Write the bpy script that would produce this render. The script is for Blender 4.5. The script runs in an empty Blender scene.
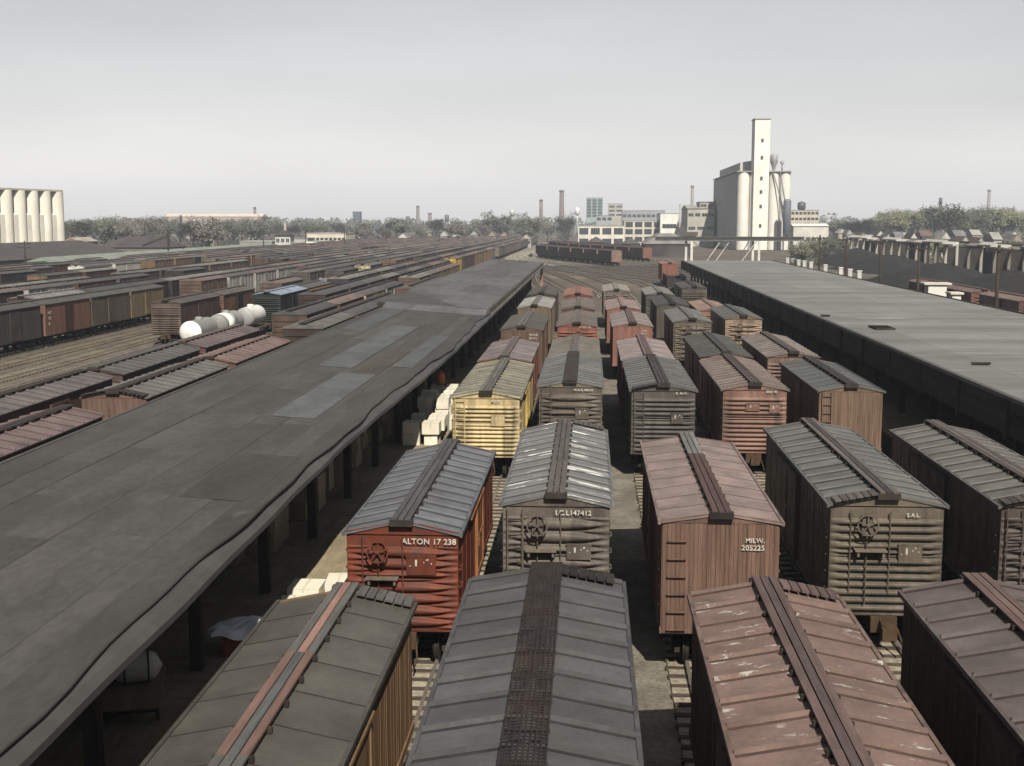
import bpy, math, random
from mathutils import Vector, Matrix
R = math.radians
rnd = random.Random(7)

# ------------------------------------------------------------------ camera
F, HZ, VX, CX, CY, CH = 1220., 222., 590., 512., 383., 11.6
TH = math.atan((CY - HZ) / F)
PSI = math.atan((VX - CX) / F * math.cos(TH))
sc = bpy.context.scene
cam = bpy.data.cameras.new('camera')
cam.sensor_fit = 'HORIZONTAL'; cam.sensor_width = 36.; cam.lens = 36. * F / 1024.
cam.clip_start = .5; cam.clip_end = 12000
camo = bpy.data.objects.new('camera', cam); sc.collection.objects.link(camo)
camo.location = (0, 0, CH); camo.rotation_euler = (R(90) - TH, 0, PSI)
sc.camera = camo
# ------------------------------------------------------------------ sky and sun
SUN_EL, SUN_OFF = R(46.5), R(15.5)      # elevation; angle to the right of straight behind the camera's track axis
sd = Vector((math.sin(SUN_OFF) * math.cos(SUN_EL), -math.cos(SUN_OFF) * math.cos(SUN_EL), math.sin(SUN_EL)))
w = bpy.data.worlds.new('World'); sc.world = w; w.use_nodes = True
nt = w.node_tree; nt.nodes.clear()
sky = nt.nodes.new('ShaderNodeTexSky'); sky.sky_type = 'NISHITA'; sky.sun_disc = False
sky.sun_elevation = SUN_EL; sky.sun_rotation = math.atan2(sd.x, sd.y)
sky.air_density = 1.9; sky.dust_density = .3; sky.ozone_density = 1.0
hs = nt.nodes.new('ShaderNodeHueSaturation'); hs.inputs['Saturation'].default_value = .18
bg = nt.nodes.new('ShaderNodeBackground'); bg.inputs['Strength'].default_value = .05
wo = nt.nodes.new('ShaderNodeOutputWorld')
tint = nt.nodes.new('ShaderNodeVectorMath'); tint.operation = 'MULTIPLY'; tint.inputs[1].default_value = (.84, .842, .88)   # dims the sky light and leaves it faintly bluer
tcw = nt.nodes.new('ShaderNodeTexCoord'); mpw = nt.nodes.new('ShaderNodeMapping'); mpw.inputs['Scale'].default_value = (1, 1, 5)
nzw = nt.nodes.new('ShaderNodeTexNoise'); nzw.inputs['Scale'].default_value = 2.2; nzw.inputs['Detail'].default_value = 4
mrw = nt.nodes.new('ShaderNodeMapRange'); mrw.inputs[1].default_value = .3; mrw.inputs[2].default_value = .7; mrw.inputs[3].default_value = .92; mrw.inputs[4].default_value = 1.08
cld = nt.nodes.new('ShaderNodeVectorMath'); cld.operation = 'SCALE'
nt.links.new(tcw.outputs['Generated'], mpw.inputs[0]); nt.links.new(mpw.outputs[0], nzw.inputs['Vector']); nt.links.new(nzw.outputs['Fac'], mrw.inputs[0]); nt.links.new(mrw.outputs[0], cld.inputs['Scale'])
nt.links.new(sky.outputs[0], hs.inputs['Color']); nt.links.new(hs.outputs[0], tint.inputs[0]); nt.links.new(tint.outputs[0], cld.inputs[0]); nt.links.new(cld.outputs[0], bg.inputs[0]); nt.links.new(bg.outputs[0], wo.inputs[0])
sun = bpy.data.lights.new('sun', 'SUN'); sun.energy = 5.0; sun.angle = R(.53); sun.color = (1, .93, .81)
suno = bpy.data.objects.new('sun', sun); sc.collection.objects.link(suno)
suno.rotation_euler = sd.to_track_quat('Z', 'Y').to_euler(); suno.location = (30, -30, 60)
vs = sc.view_settings; vs.view_transform = 'Standard'; vs.look = 'None'; vs.exposure = 1.05; vs.gamma = 1; vs.use_curve_mapping = False
cy = sc.cycles
cy.use_denoising = True; cy.max_bounces = 6; cy.diffuse_bounces = 1; cy.glossy_bounces = 2; cy.transmission_bounces = 3; cy.volume_bounces = 0; cy.transparent_max_bounces = 4
cy.caustics_reflective = False; cy.caustics_refractive = False; cy.sample_clamp_indirect = 4

# ------------------------------------------------------------------ helpers
COL = sc.collection
def at(px, Y, Z=None):
    "world X of pixel column px on the plane Y (small pitch correction ignored beyond a few metres)"
    d = ray(px, HZ + (CH - (Z or 0)) / max(Y, 1) * F * .98); return d.x * Y / d.y
def ray(px, py):
    fw = Vector((-math.sin(PSI) * math.cos(TH), math.cos(PSI) * math.cos(TH), -math.sin(TH)))
    rt = Vector((math.cos(PSI), math.sin(PSI), 0)); up = rt.cross(fw)
    return fw + rt * ((px - CX) / F) - up * ((py - CY) / F)
def px3(px, py, Y):
    d = ray(px, py); return Vector((0, 0, CH)) + d * (Y / d.y)
def tag(o, label=None, cat=None, group=None, kind=None):
    if label: o['label'] = label
    if cat: o['category'] = cat
    if group: o['group'] = group
    if kind: o['kind'] = kind
    return o
def empty(name, loc=(0, 0, 0), rz=0., label=None, cat=None, group=None):
    o = bpy.data.objects.new(name, None); COL.objects.link(o); o.location = loc; o.rotation_euler = (0, 0, rz)
    o.empty_display_size = .3
    return tag(o, label, cat, group)
def link(name, me, parent=None, loc=(0, 0, 0), rot=(0, 0, 0), color=None, scale=None):
    o = bpy.data.objects.new(name, me); COL.objects.link(o)
    o.location = loc; o.rotation_euler = rot
    if scale: o.scale = scale
    if parent: o.parent = parent
    if color: o.color = (*color[:3], 1)
    return o
def vary(c, a, b, r=None):
    k = (r or rnd).uniform(a, b); return tuple(q * k for q in c)
class MB:
    def __init__(s): s.v = []; s.f = []; s.m = []; s.cur = 0; s.sm = []; s.smooth = False
    def add(s, vs_, fs):
        b = len(s.v); s.v += [tuple(q) for q in vs_]
        for f in fs: s.f.append([b + i for i in f]); s.m.append(s.cur); s.sm.append(s.smooth)
        return s
    def box(s, x0, x1, y0, y1, z0, z1):
        return s.add([(x0, y0, z0), (x1, y0, z0), (x1, y1, z0), (x0, y1, z0), (x0, y0, z1), (x1, y0, z1), (x1, y1, z1), (x0, y1, z1)],
                     [(0, 3, 2, 1), (4, 5, 6, 7), (0, 1, 5, 4), (1, 2, 6, 5), (2, 3, 7, 6), (3, 0, 4, 7)])
    def hexa(s, lo, hi):
        return s.add(list(lo) + list(hi), [(3, 2, 1, 0), (4, 5, 6, 7), (0, 1, 5, 4), (1, 2, 6, 5), (2, 3, 7, 6), (3, 0, 4, 7)])
    def bar(s, a, b, wd, ht=None):
        a, b = Vector(a), Vector(b); d = (b - a).normalized(); ht = ht or wd
        u = d.cross(Vector((0, 0, 1)))
        if u.length < 1e-3: u = Vector((1, 0, 0))
        u.normalize(); v = u.cross(d)
        q = [(-1, -1), (1, -1), (1, 1), (-1, 1)]
        lo = [a + u * (i * wd / 2) + v * (j * ht / 2) for i, j in q]; hi = [b + u * (i * wd / 2) + v * (j * ht / 2) for i, j in q]
        return s.hexa(lo, hi)
    def tube(s, a, b, r0, r1=None, n=10, cap=True):
        a, b = Vector(a), Vector(b); d = (b - a).normalized(); r1 = r0 if r1 is None else r1
        u = d.cross(Vector((0, 0, 1)))
        if u.length < 1e-3: u = Vector((1, 0, 0))
        u.normalize(); v = d.cross(u)
        vs_ = []
        for c, r in ((a, r0), (b, r1)):
            for i in range(n):
                t = 2 * math.pi * i / n; vs_.append(c + (u * math.cos(t) + v * math.sin(t)) * r)
        fs = [(i, (i + 1) % n, n + (i + 1) % n, n + i) for i in range(n)]
        sm = s.smooth; s.smooth = n >= 8
        base = len(s.v); s.add(vs_, fs); s.smooth = False
        if cap:
            s.f.append([base + i for i in reversed(range(n))]); s.m.append(s.cur); s.sm.append(False)
            s.f.append([base + n + i for i in range(n)]); s.m.append(s.cur); s.sm.append(False)
        s.smooth = sm
        return s
    def prism(s, poly, a, b, axis='y'):
        "polygon of 2-D points extruded along an axis from a to b; poly counter-clockwise seen from -axis"
        n = len(poly)
        def P(p, t): return (p[0], t, p[1]) if axis == 'y' else ((t, p[0], p[1]) if axis == 'x' else (p[0], p[1], t))
        vs_ = [P(p, a) for p in poly] + [P(p, b) for p in poly]
        fs = [tuple(range(n)), tuple(reversed(range(n, 2 * n)))] + [(i, n + i, n + (i + 1) % n, (i + 1) % n) for i in range(n)]
        return s.add(vs_, fs)
    def lathe(s, c, prof, n=16):
        base = len(s.v); c = Vector(c)
        for r, z in prof:
            for i in range(n):
                t = 2 * math.pi * i / n; s.v.append((c.x + r * math.cos(t), c.y + r * math.sin(t), c.z + z))
        for k in range(len(prof) - 1):
            for i in range(n):
                j = (i + 1) % n
                s.f.append([base + k * n + i, base + k * n + j, base + (k + 1) * n + j, base + (k + 1) * n + i]); s.m.append(s.cur); s.sm.append(True)
        return s
    def mesh(s, name, *mats):
        me = bpy.data.meshes.new(name); me.from_pydata(s.v, [], s.f)
        for m in mats: me.materials.append(m)
        if any(s.m): me.polygons.foreach_set('material_index', s.m)
        me.polygons.foreach_set('use_smooth', s.sm)
        me.update(); return me
CACHE = {}
def cached(key, fn):
    if key not in CACHE: CACHE[key] = fn()
    return CACHE[key]

# ------------------------------------------------------------------ materials
def mat(name, color=None, rough=.75, var=.25, scale=1.2, stretch=(1, 1, 1), grime=0., grime_col=(.025, .022, .02), gscale=.8, gst=(1, 1, .2),
        fleck=None, fleck_lo=.62, fscale=2.5, fst=(1, 1, 1), bump=0., bscale=30., metal=0., spec=.35, coord='Object', fine=.0, alb=.56):
    "principled material; colour None -> the object's own colour; noise variation, grime streaks, flecks of another colour, bump"
    m = bpy.data.materials.new(name); m.use_nodes = True; n = m.node_tree; n.nodes.clear(); L = n.links.new
    out = n.nodes.new('ShaderNodeOutputMaterial'); p = n.nodes.new('ShaderNodeBsdfPrincipled'); L(p.outputs[0], out.inputs[0])
    p.inputs['Roughness'].default_value = rough; p.inputs['Metallic'].default_value = metal; p.inputs['Specular IOR Level'].default_value = spec
    tc = n.nodes.new('ShaderNodeTexCoord'); oi = n.nodes.new('ShaderNodeObjectInfo')
    off = n.nodes.new('ShaderNodeVectorMath'); off.operation = 'SCALE'
    cmb = n.nodes.new('ShaderNodeCombineXYZ')
    for i in range(3): L(oi.outputs['Random'], cmb.inputs[i])
    L(cmb.outputs[0], off.inputs[0]); off.inputs['Scale'].default_value = 57.
    src = tc.outputs['Object']
    if coord == 'World':
        g = n.nodes.new('ShaderNodeNewGeometry'); src = g.outputs['Position']
    add = n.nodes.new('ShaderNodeVectorMath'); add.operation = 'ADD'; L(src, add.inputs[0])
    if coord != 'World': L(off.outputs[0], add.inputs[1])
    def noise(sc_, st, detail=5., ro=.6):
        mp = n.nodes.new('ShaderNodeMapping'); mp.inputs['Scale'].default_value = st; L(add.outputs[0], mp.inputs[0])
        t = n.nodes.new('ShaderNodeTexNoise'); t.inputs['Scale'].default_value = sc_; t.inputs['Detail'].default_value = detail; t.inputs['Roughness'].default_value = ro
        L(mp.outputs[0], t.inputs['Vector']); return t.outputs['Fac']
    def rng(fac, a, b, c, d):
        r = n.nodes.new('ShaderNodeMapRange'); L(fac, r.inputs[0])
        for i, q in enumerate((a, b, c, d)): r.inputs[i + 1].default_value = q
        return r.outputs[0]
    if color is None: base = oi.outputs['Color']
    else:
        rg = n.nodes.new('ShaderNodeRGB'); rg.outputs[0].default_value = (*color, 1); base = rg.outputs[0]
    mul = n.nodes.new('ShaderNodeVectorMath'); mul.operation = 'SCALE'; L(base, mul.inputs[0])
    L(rng(noise(scale, stretch), .3, .7, alb * (1 - var), alb * (1 + var)), mul.inputs['Scale']); col = mul.outputs[0]
    if fine:
        m2 = n.nodes.new('ShaderNodeVectorMath'); m2.operation = 'SCALE'; L(col, m2.inputs[0])
        L(rng(noise(scale * 14, stretch, 3.), .3, .7, 1 - fine, 1 + fine), m2.inputs['Scale']); col = m2.outputs[0]
    def mix(fac, colr):
        nonlocal col
        mx = n.nodes.new('ShaderNodeMix'); mx.data_type = 'RGBA'; L(fac, mx.inputs[0]); L(col, mx.inputs[6]); mx.inputs[7].default_value = (*colr, 1); col = mx.outputs[2]
    if grime: mix(rng(noise(gscale, gst, 6.), .45, .72, 0, grime), grime_col)
    if fleck: mix(rng(noise(fscale, fst, 8., .7), fleck_lo, fleck_lo + .05, 0, .85), fleck)
    L(col, p.inputs['Base Color'])
    L(rng(noise(scale * 3, (1, 1, 1), 3.), .3, .7, max(rough - .12, .05), min(rough + .12, 1)), p.inputs['Roughness'])
    if bump:
        b = n.nodes.new('ShaderNodeBump'); b.inputs['Strength'].default_value = bump; b.inputs['Distance'].default_value = .03
        L(noise(bscale, (1, 1, 1), 4.), b.inputs['Height']); L(b.outputs[0], p.inputs['Normal'])
    return m
M = {}
M['paint'] = mat('car_paint', None, .55, .32, .7, grime=.8, gscale=2.6, gst=(1, 1, .1), fine=.12, bump=.05, bscale=12, spec=0.1)
M['sheath'] = mat('car_sheathing', None, .8, .3, 1.6, stretch=(4, 4, .25), grime=.5, gscale=3., gst=(2, 2, .15), fine=.2, spec=0.06)
M['roof'] = mat('car_roof', None, .6, .25, .8, grime=.55, grime_col=(.03, .026, .022), gscale=1.1, gst=(1, 1, 1), fine=.12, spec=0.22)
M['roof_flaked'] = mat('car_roof_flaked', None, .55, .2, .8, grime=.4, fleck=(.4, .4, .38), fleck_lo=.56, fscale=1.3, fst=(.35, 1.8, 1), fine=.1, gst=(1, 1, 1), spec=0.25)
M['roof_chipped'] = mat('car_roof_chipped', None, .65, .25, .9, grime=.35, fleck=(.27, .26, .235), fleck_lo=.59, fscale=2.2, fst=(.6, 1.5, 1), fine=.12, gst=(1, 1, 1), spec=0.15)
M['seam'] = mat('roof_seam', None, .75, .25, 1.5, fine=.2, alb=.26, spec=.08)
M['plank'] = mat('walkway_plank', None, .85, .25, 2., stretch=(6, .4, 1), grime=.35, gscale=2., gst=(1, .3, 1), fine=.2, spec=0.08)
M['iron'] = mat('running_gear_iron', (.022, .019, .017), .7, .3, 3., grime=.4, grime_col=(.06, .045, .032), gst=(1, 1, 1), spec=0.15)
M['rust'] = mat('rusty_iron', None, .8, .35, 3., grime=.5, grime_col=(.03, .02, .015), gst=(1, 1, 1), spec=0.12)
M['rail'] = mat('rail_steel', (.8, .74, .66), .3, .2, 1., metal=.85)
M['tie'] = mat('tie_wood', (.075, .06, .047), .9, .4, 1.5, stretch=(.4, 4, 1), fine=.3, spec=0.05)
M['ballast'] = mat('ballast', (.29, .255, .195), .95, .35, .35, fine=.4, bump=.6, bscale=9., coord='World', spec=0.05)
M['earth'] = mat('yard_earth', (.12, .102, .084), .95, .4, .06, grime=.7, grime_col=(.055, .047, .04), gscale=.22, gst=(1, .25, 1), fine=.3, bump=.4, bscale=4., coord='World', spec=0.05)
M['lane'] = mat('trodden_cinder', (.18, .165, .135), .95, .35, .6, grime=.75, grime_col=(.05, .044, .036), gscale=.9, gst=(1, .6, 1), fine=.3, bump=.6, bscale=8., coord='World', spec=0.05)
M['felt'] = mat('roofing_felt', None, .85, .2, .4, stretch=(1.6, .5, 1), grime=.45, grime_col=(.024, .023, .022), gscale=.7, gst=(1.6, .35, 1), fine=.16, fleck=(.05, .048, .046), fleck_lo=.66, fscale=.6, fst=(1.5, .5, 1), bump=.35, bscale=2.5, spec=0.12)
M['grit'] = mat('gravel_roof', None, .9, .22, .16, stretch=(.25, 1.6, 1), grime=.55, grime_col=(.068, .067, .064), gscale=.2, gst=(.35, 1.6, 1), fine=.14, fleck=(.19, .19, .185), fleck_lo=.6, fscale=.3, fst=(.3, 1.4, 1), coord='World', spec=0.1)
M['tar'] = mat('tar', (.055, .052, .05), .7, .4, 1.5, stretch=(1, .4, 1), fine=.3, spec=.15)
M['flash'] = mat('flashing', (.056, .054, .052), .7, .3, .6, grime=.4, gst=(1, .4, 1))
M['timber'] = mat('dark_timber', (.045, .038, .033), .9, .35, 1.2, stretch=(1, 1, .3), fine=.2, spec=0.04)
M['fascia'] = mat('fascia_board', None, .85, .3, 1., stretch=(1, .4, 2), fine=.2, spec=0.06)
M['dock'] = mat('dock_planking', None, .9, .25, 1., stretch=(3, .5, 1), grime=.35, grime_col=(.12, .1, .07), gst=(1, 1, 1), fine=.2, spec=0.06)
M['letter'] = mat('lettering_paint', (.52, .5, .45), .8, .3, 3., grime=.75, grime_col=(.12, .07, .05), gscale=5., gst=(1, 1, 1))
M['card'] = mat('carton_board', None, .85, .12, 1.5, fine=.05)
M['cloth'] = mat('canvas_cloth', None, .9, .15, 2., fine=.1)
M['concrete'] = mat('concrete', None, .9, .12, .15, grime=.3, grime_col=(.28, .26, .22), gscale=.12, gst=(1, 1, .25), fine=.07, spec=0.1)
M['stucco'] = mat('building_wall', None, .9, .14, .25, grime=.3, grime_col=(.15, .13, .11), gscale=.2, gst=(1, 1, .4), fine=.08, spec=0.1)
M['slate'] = mat('building_roof', None, .8, .25, .3, fine=.15, spec=0.12)
M['glass'] = mat('window_glass', (.03, .035, .04), .15, .3, .4, spec=.6)
M['metal'] = mat('structure_metal', None, .6, .2, .5, grime=.3, grime_col=(.08, .06, .05), gst=(1, 1, .3))
M['coal'] = mat('coal', (.022, .021, .02), .75, .4, .8, fine=.5, bump=.9, bscale=3., spec=0.1)
M['bark'] = mat('bark', (.06, .05, .042), .95, .3, 2.)
M['pole'] = mat('creosoted_pole', (.05, .042, .035), .9, .3, 1., spec=0.05)
def leaf_mat(name):
    m = bpy.data.materials.new(name); m.use_nodes = True; n = m.node_tree; L = n.links.new
    p = n.nodes['Principled BSDF']; p.inputs['Roughness'].default_value = .8; p.inputs['Specular IOR Level'].default_value = .15
    oi = n.nodes.new('ShaderNodeObjectInfo'); g = n.nodes.new('ShaderNodeNewGeometry')
    t = n.nodes.new('ShaderNodeTexNoise'); t.inputs['Scale'].default_value = .5; L(g.outputs['Position'], t.inputs['Vector'])
    r = n.nodes.new('ShaderNodeMapRange'); L(t.outputs['Fac'], r.inputs[0]); r.inputs[1].default_value = .3; r.inputs[2].default_value = .7; r.inputs[3].default_value = .42; r.inputs[4].default_value = .95
    s = n.nodes.new('ShaderNodeVectorMath'); s.operation = 'SCALE'; L(oi.outputs['Color'], s.inputs[0]); L(r.outputs[0], s.inputs['Scale']); L(s.outputs[0], p.inputs['Base Color'])
    return m
M['leaf'] = leaf_mat('spring_foliage')

# ------------------------------------------------------------------ ground and tracks
mb = MB()
N = 40
xs = [-4000 + 8000 * i / N for i in range(N + 1)]; ys = [-300 + 8300 * i / N for i in range(N + 1)]
for y in ys:
    for x in xs: mb.v.append((x, y, -.12))
for j in range(N):
    for i in range(N):
        a = j * (N + 1) + i; mb.f.append([a, a + 1, a + N + 2, a + N + 1]); mb.m.append(0); mb.sm.append(False)
tag(link('ground', mb.mesh('ground', M['earth'])), kind='structure')
LANES = [-4.7, -.85, 3.4, 7.8, 12.2]
lm = MB()
for y0, y1 in ((8, 150),):
    for i in range(48):
        ya = y0 + (y1 - y0) * i / 48; yb = y0 + (y1 - y0) * (i + 1) / 48
        lm.add([(-6.4, ya, -.09), (15.6, ya, -.09), (15.6, yb, -.09), (-6.4, yb, -.09)], [(0, 1, 2, 3)])
tag(link('lane_paving', lm.mesh('lane_paving', M['lane'])), kind='structure')

def path_frames(pts):
    out = []
    for i, p in enumerate(pts):
        a = pts[max(i - 1, 0)]; b = pts[min(i + 1, len(pts) - 1)]
        d = Vector((b[0] - a[0], b[1] - a[1], 0)).normalized(); out.append((Vector((p[0], p[1], 0)), d, Vector((d.y, -d.x, 0))))
    return out
def ribbon(pts, o0, o1, z0, z1, mb):
    fr = path_frames(pts); b = len(mb.v)
    for c, d, u in fr:
        for o, z in ((o0, z0), (o0, z1), (o1, z1), (o1, z0)): mb.v.append(tuple(c + u * o + Vector((0, 0, z))))
    for i in range(len(fr) - 1):
        k = b + i * 4
        for a in range(3): mb.f.append([k + a, k + 4 + a, k + 5 + a, k + 1 + a]); mb.m.append(mb.cur); mb.sm.append(False)
TRK = [0]
def track(pts, ties_from=None, bed=True, z=0.):
    root = empty('railway_track'); tag(root, kind='structure')
    TRK[0] += 1; dz = z + .0015 * (TRK[0] % 9)
    m = MB(); ribbon(pts, -1.25, 1.25, -.16, -.035 + dz, m)
    b = link('track_bed', m.mesh('track_bed', M['ballast']), root)
    for s in (-1, 1):
        m = MB(); ribbon(pts, s * .755 - .045, s * .755 + .045, -.12, .12 + dz, m)
        link('rail', m.mesh('rail', M['rail']), root)
    # ties: single pieces while near, one joined part beyond
    me = cached('tie', lambda: MB().box(-1.28, 1.28, -.11, .11, -.15, -.012).mesh('tie', M['tie']))
    rest = MB(); fr = path_frames(pts); acc = 0.
    for i in range(len(fr) - 1):
        c, d, u = fr[i]; c2 = fr[i + 1][0]; L_ = (c2 - c).length; t = acc
        while t < L_:
            q = c + d * t + Vector((0, 0, dz))
            if ties_from and ties_from[0] < q.y < ties_from[1]:
                link('tie', me, root, loc=q + Vector((rnd.uniform(-.06, .06), 0, rnd.uniform(-.015, .012))), rot=(0, 0, math.atan2(-d.x, d.y) + rnd.uniform(-.03, .03)))
            elif q.y < 330:
                a = u * 1.28; e = d * .11; up = Vector((0, 0, -.016)); dn = Vector((0, 0, -.1))
                rest.hexa([q - a - e + dn, q + a - e + dn, q + a + e + dn, q - a + e + dn], [q - a - e + up, q + a - e + up, q + a + e + up, q - a + e + up])
            t += .62
        acc = t - L_
    if rest.v: tag(link('tie_row', rest.mesh('tie_row', M['tie']), root), kind='stuff')
    return root
def smooth(a, b, t):
    t = max(0, min(1, (t - a) / (b - a))); return t * t * (3 - 2 * t)
def curve(x0, x1, ya, yb, ystart=5, yend=700, x2=None):
    pts = []; y = ystart
    while y < yend:
        x = x0 + (x1 - x0) * smooth(ya, yb, y)
        if x2 is not None: x += (x2 - x1) * smooth(yb, yend, y)
        pts.append((x, y)); y += 12 if (ya - 10 < y < yb + 10) else 30
    pts.append((x if x2 is None else x2, yend)); return pts
for i, x in enumerate(LANES):
    track(curve(x, -12.5 - 1.8 * i, 150 + 9 * i, 275 + 48 * i, x2=-20 - 2.2 * i), (12, 80))
# the fan of leads that sweeps from the right foreground to the far left
SL = -.3057
for k in range(-5, 7):
    xk = 7 + 4.7 * k; pts = []; y = 218 if k > -3 else 238
    while y < 700:
        x = xk + SL * (y - 328); lim = -15 - (6 - k) * 1.2
        if x < lim + 12: x = lim + 12 * math.exp(-(lim + 12 - x) / 12)
        pts.append((x, y)); y += 15
    track(pts)
YARD = [-16.8, -20.7, -24.9, -29.4, -34, -40, -44.2, -48, -52, -56.4, -60.8, -65.2, -69.6, -74, -79, -83.5, -88, -92.5, -97, -101.5]
for x in YARD:
    track([(x, y) for y in (20, 60, 120, 200, 300, 450, 700)])
for x in (38.6, 43, 47.5): track([(x, y) for y in (40, 100, 200, 330)])

# ------------------------------------------------------------------ freight cars
def end_mesh(style, W, H):
    "pressed steel end, facing -y, x across, z up from 0 to H"
    def mk():
        m = MB(); nx, nz = 20, (110 if style == 'dread' else 170)
        bands = 7 if style == 'dread' else 12
        split = .56 * H
        for j in range(nz + 1):
            z = H * j / nz
            for i in range(nx + 1):
                u = -1 + 2 * i / nx; x = u * W / 2; d = 0.
                zz = z; m0 = .1
                if zz > m0 and zz < H - .34:
                    t = (zz - m0) / (H - .34 - m0) * bands; k = t - math.floor(t)
                    if style == 'rib': k = min(1, max(0, k + .04))
                    if style == 'dread':
                        au = abs(u); w_ = .44 * max(0., 1 - au ** 2.2 * 1.12)
                        if w_ > .02 and abs(k - .5) < w_: d = .115 * max(0., math.cos((k - .5) / w_ * math.pi / 2)) ** .6 * min(1, w_ * 4)
                        w2 = .32 * max(0., (au - .5) / .5) * (1 if au < .93 else 0)
                        kk = min(k, 1 - k)
                        if w2 > .03 and kk < w2 and au < .93: d = max(d, .06 * math.cos(kk / w2 * math.pi / 2))
                    else:
                        au = abs(u)
                        tap = 1 if au < .86 else max(0, 1 - (au - .86) / .07)
                        if abs(k - .5) < .36: d = .095 * tap * max(0., math.cos((k - .5) / .36 * math.pi / 2)) ** .4
                    if abs(zz - split) < .05: d = 0
                m.v.append((x, -d, z))
        for j in range(nz):
            for i in range(nx):
                a = j * (nx + 1) + i; m.f.append([a, a + 1, a + nx + 2, a + nx + 1]); m.m.append(0); m.sm.append(True)
        return m.mesh('end_wall', M['paint'])
    return cached(('end', style, round(W, 2), round(H, 2)), mk)
def wood_end(W, H):
    def mk():
        m = MB(); n = 26; rr = random.Random(3)
        for i in range(n):
            x0 = -W / 2 + W * i / n; x1 = -W / 2 + W * (i + 1) / n - .008; d = rr.uniform(0, .012)
            m.box(x0, x1, -.02 - d, .02, 0, H)
        m.box(-W / 2 + .01, W / 2 - .01, -.004, .03, 0, H)
        return m.mesh('end_wall', M['sheath'])
    return cached(('wend', round(W, 2), round(H, 2)), mk)
def brace_end(W, H):
    def mk():
        m = MB(); rr = random.Random(4)
        for i in range(18):
            z0 = H * i / 18; m.box(-W / 2, W / 2, -.02 - rr.uniform(0, .01), .02, z0, z0 + H / 18 - .008)
        m.box(-W / 2 + .01, W / 2 - .01, -.004, .03, 0, H)
        for x in (-W / 2 + .05, -W / 6, W / 6, W / 2 - .05): m.box(x - .05, x + .05, -.1, -.015, 0, H)
        return m.mesh('end_wall', M['sheath'])
    return cached(('bend', round(W, 2), round(H, 2)), mk)
def side_mesh(kind, L, H, door=1.9):
    "one side wall of a car, outward +x, centred on y, z up from 0"
    def mk():
        m = MB()
        if kind == 'steel':
            m.box(-.05, 0, -L / 2, L / 2, 0, H)
            n = 10
            for i in range(n + 1):
                y = -L / 2 + .05 + (L - .1) * i / n
                if abs(y) < door / 2 + .1: continue
                m.box(0, .014, y - .05, y + .05, .1, H - .05)
                for k in range(9):
                    pass
            m.box(0, .03, -L / 2, L / 2, 0, .16); m.box(0, .02, -L / 2, L / 2, H - .1, H - .003)
            return m.mesh('side_wall', M['paint'])
        n = int(L / .16); rr = random.Random(9)
        m.box(-.05, 0, -L / 2, L / 2, 0, H)
        for i in range(n):
            y0 = -L / 2 + L * i / n; m.box(-.01, .012 + rr.uniform(0, .012), y0 + .004, y0 + L / n - .004, .01, H - .01)
        m.box(0, .05, -L / 2, L / 2, -.02, .15)
        return m.mesh('side_wall', M['sheath'])
    return cached(('side', kind, round(L, 2), round(H, 2)), mk)
def roof_panel(p, s, Wr, rise, pan):
    "one metal roof sheet: slope from ridge (x=0) to eave (x=s*Wr), with a raised rib on its far edge"
    def mk():
        m = MB(); y0, y1 = -p / 2, p / 2
        def pt(u, y, h): return (s * Wr * u, y, -rise * u + h)
        def slab(u0, u1, ya, yb, h0, h1, in_=0):
            lo = [pt(u0, ya, h0), pt(u1, ya, h0), pt(u1, yb, h0), pt(u0, yb, h0)]
            hi = [pt(u0 + in_, ya + in_ * 1.2, h1), pt(u1 - in_, ya + in_ * 1.2, h1), pt(u1 - in_, yb - in_ * 1.2, h1), pt(u0 + in_, yb - in_ * 1.2, h1)]
            if s < 0: lo = [lo[i] for i in (1, 0, 3, 2)]; hi = [hi[i] for i in (1, 0, 3, 2)]
            m.hexa(lo, hi)
        slab(0, 1, y0 + .003, y1 - .003, -.04, 0)
        if pan == 'pan':
            slab(.08, .965, y0 + .04, y1 - .33, -.005, .018, .02)
            m.cur = 1; slab(.03, .985, y1 - .32, y1 - .1, -.005, .006); m.cur = 0
            slab(.03, .985, y1 - .095, y1 - .015, -.005, .035, .01)
        elif pan == 'seam':
            m.cur = 1; slab(.02, .99, y1 - .022, y1 - .006, -.005, .014); m.cur = 0
        else:
            slab(.03, .985, y1 - .1, y1 - .025, -.005, .075, .01)
            m.cur = 1; slab(.03, .985, y1 - .175, y1 - .103, -.005, .012); m.cur = 0
        return m
    return m_or(('panel', round(p, 3), s, round(Wr, 2), round(rise, 2), pan), mk)
def m_or(key, mk): return cached(key, mk)
def roof_mat(k): return M[k]
def plank_mesh(L, w_=.135, t=.045):
    return cached(('plank', round(L, 2), w_), lambda: MB().box(-w_ / 2, w_ / 2, -L / 2, L / 2, 0, t).mesh('plank', M['plank']))
def cross_plank(L, w_=.17):
    return cached(('xplank', round(L, 2), w_), lambda: MB().box(-L / 2, L / 2, -w_ / 2, w_ / 2, 0, .045).mesh('plank', M['plank']))
def grating(L, wd=.64):
    def mk():
        m = MB(); n = 9
        for i in range(n):
            x = -wd / 2 + wd * i / (n - 1); m.box(x - .009, x + .009, -L / 2, L / 2, 0, .04)
        k = int(L / .11)
        for j in range(k + 1):
            y = -L / 2 + L * j / k; m.box(-wd / 2, wd / 2, y - .007, y + .007, .006, .032)
        for j in range(13):
            y = -L / 2 + L * j / 12; m.box(-wd / 2 - .02, wd / 2 + .02, y - .03, y + .03, -.05, -.002)
        return m.mesh('walkway_grating', M['rust'])
    return cached(('grate', round(L, 2)), mk)
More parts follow.
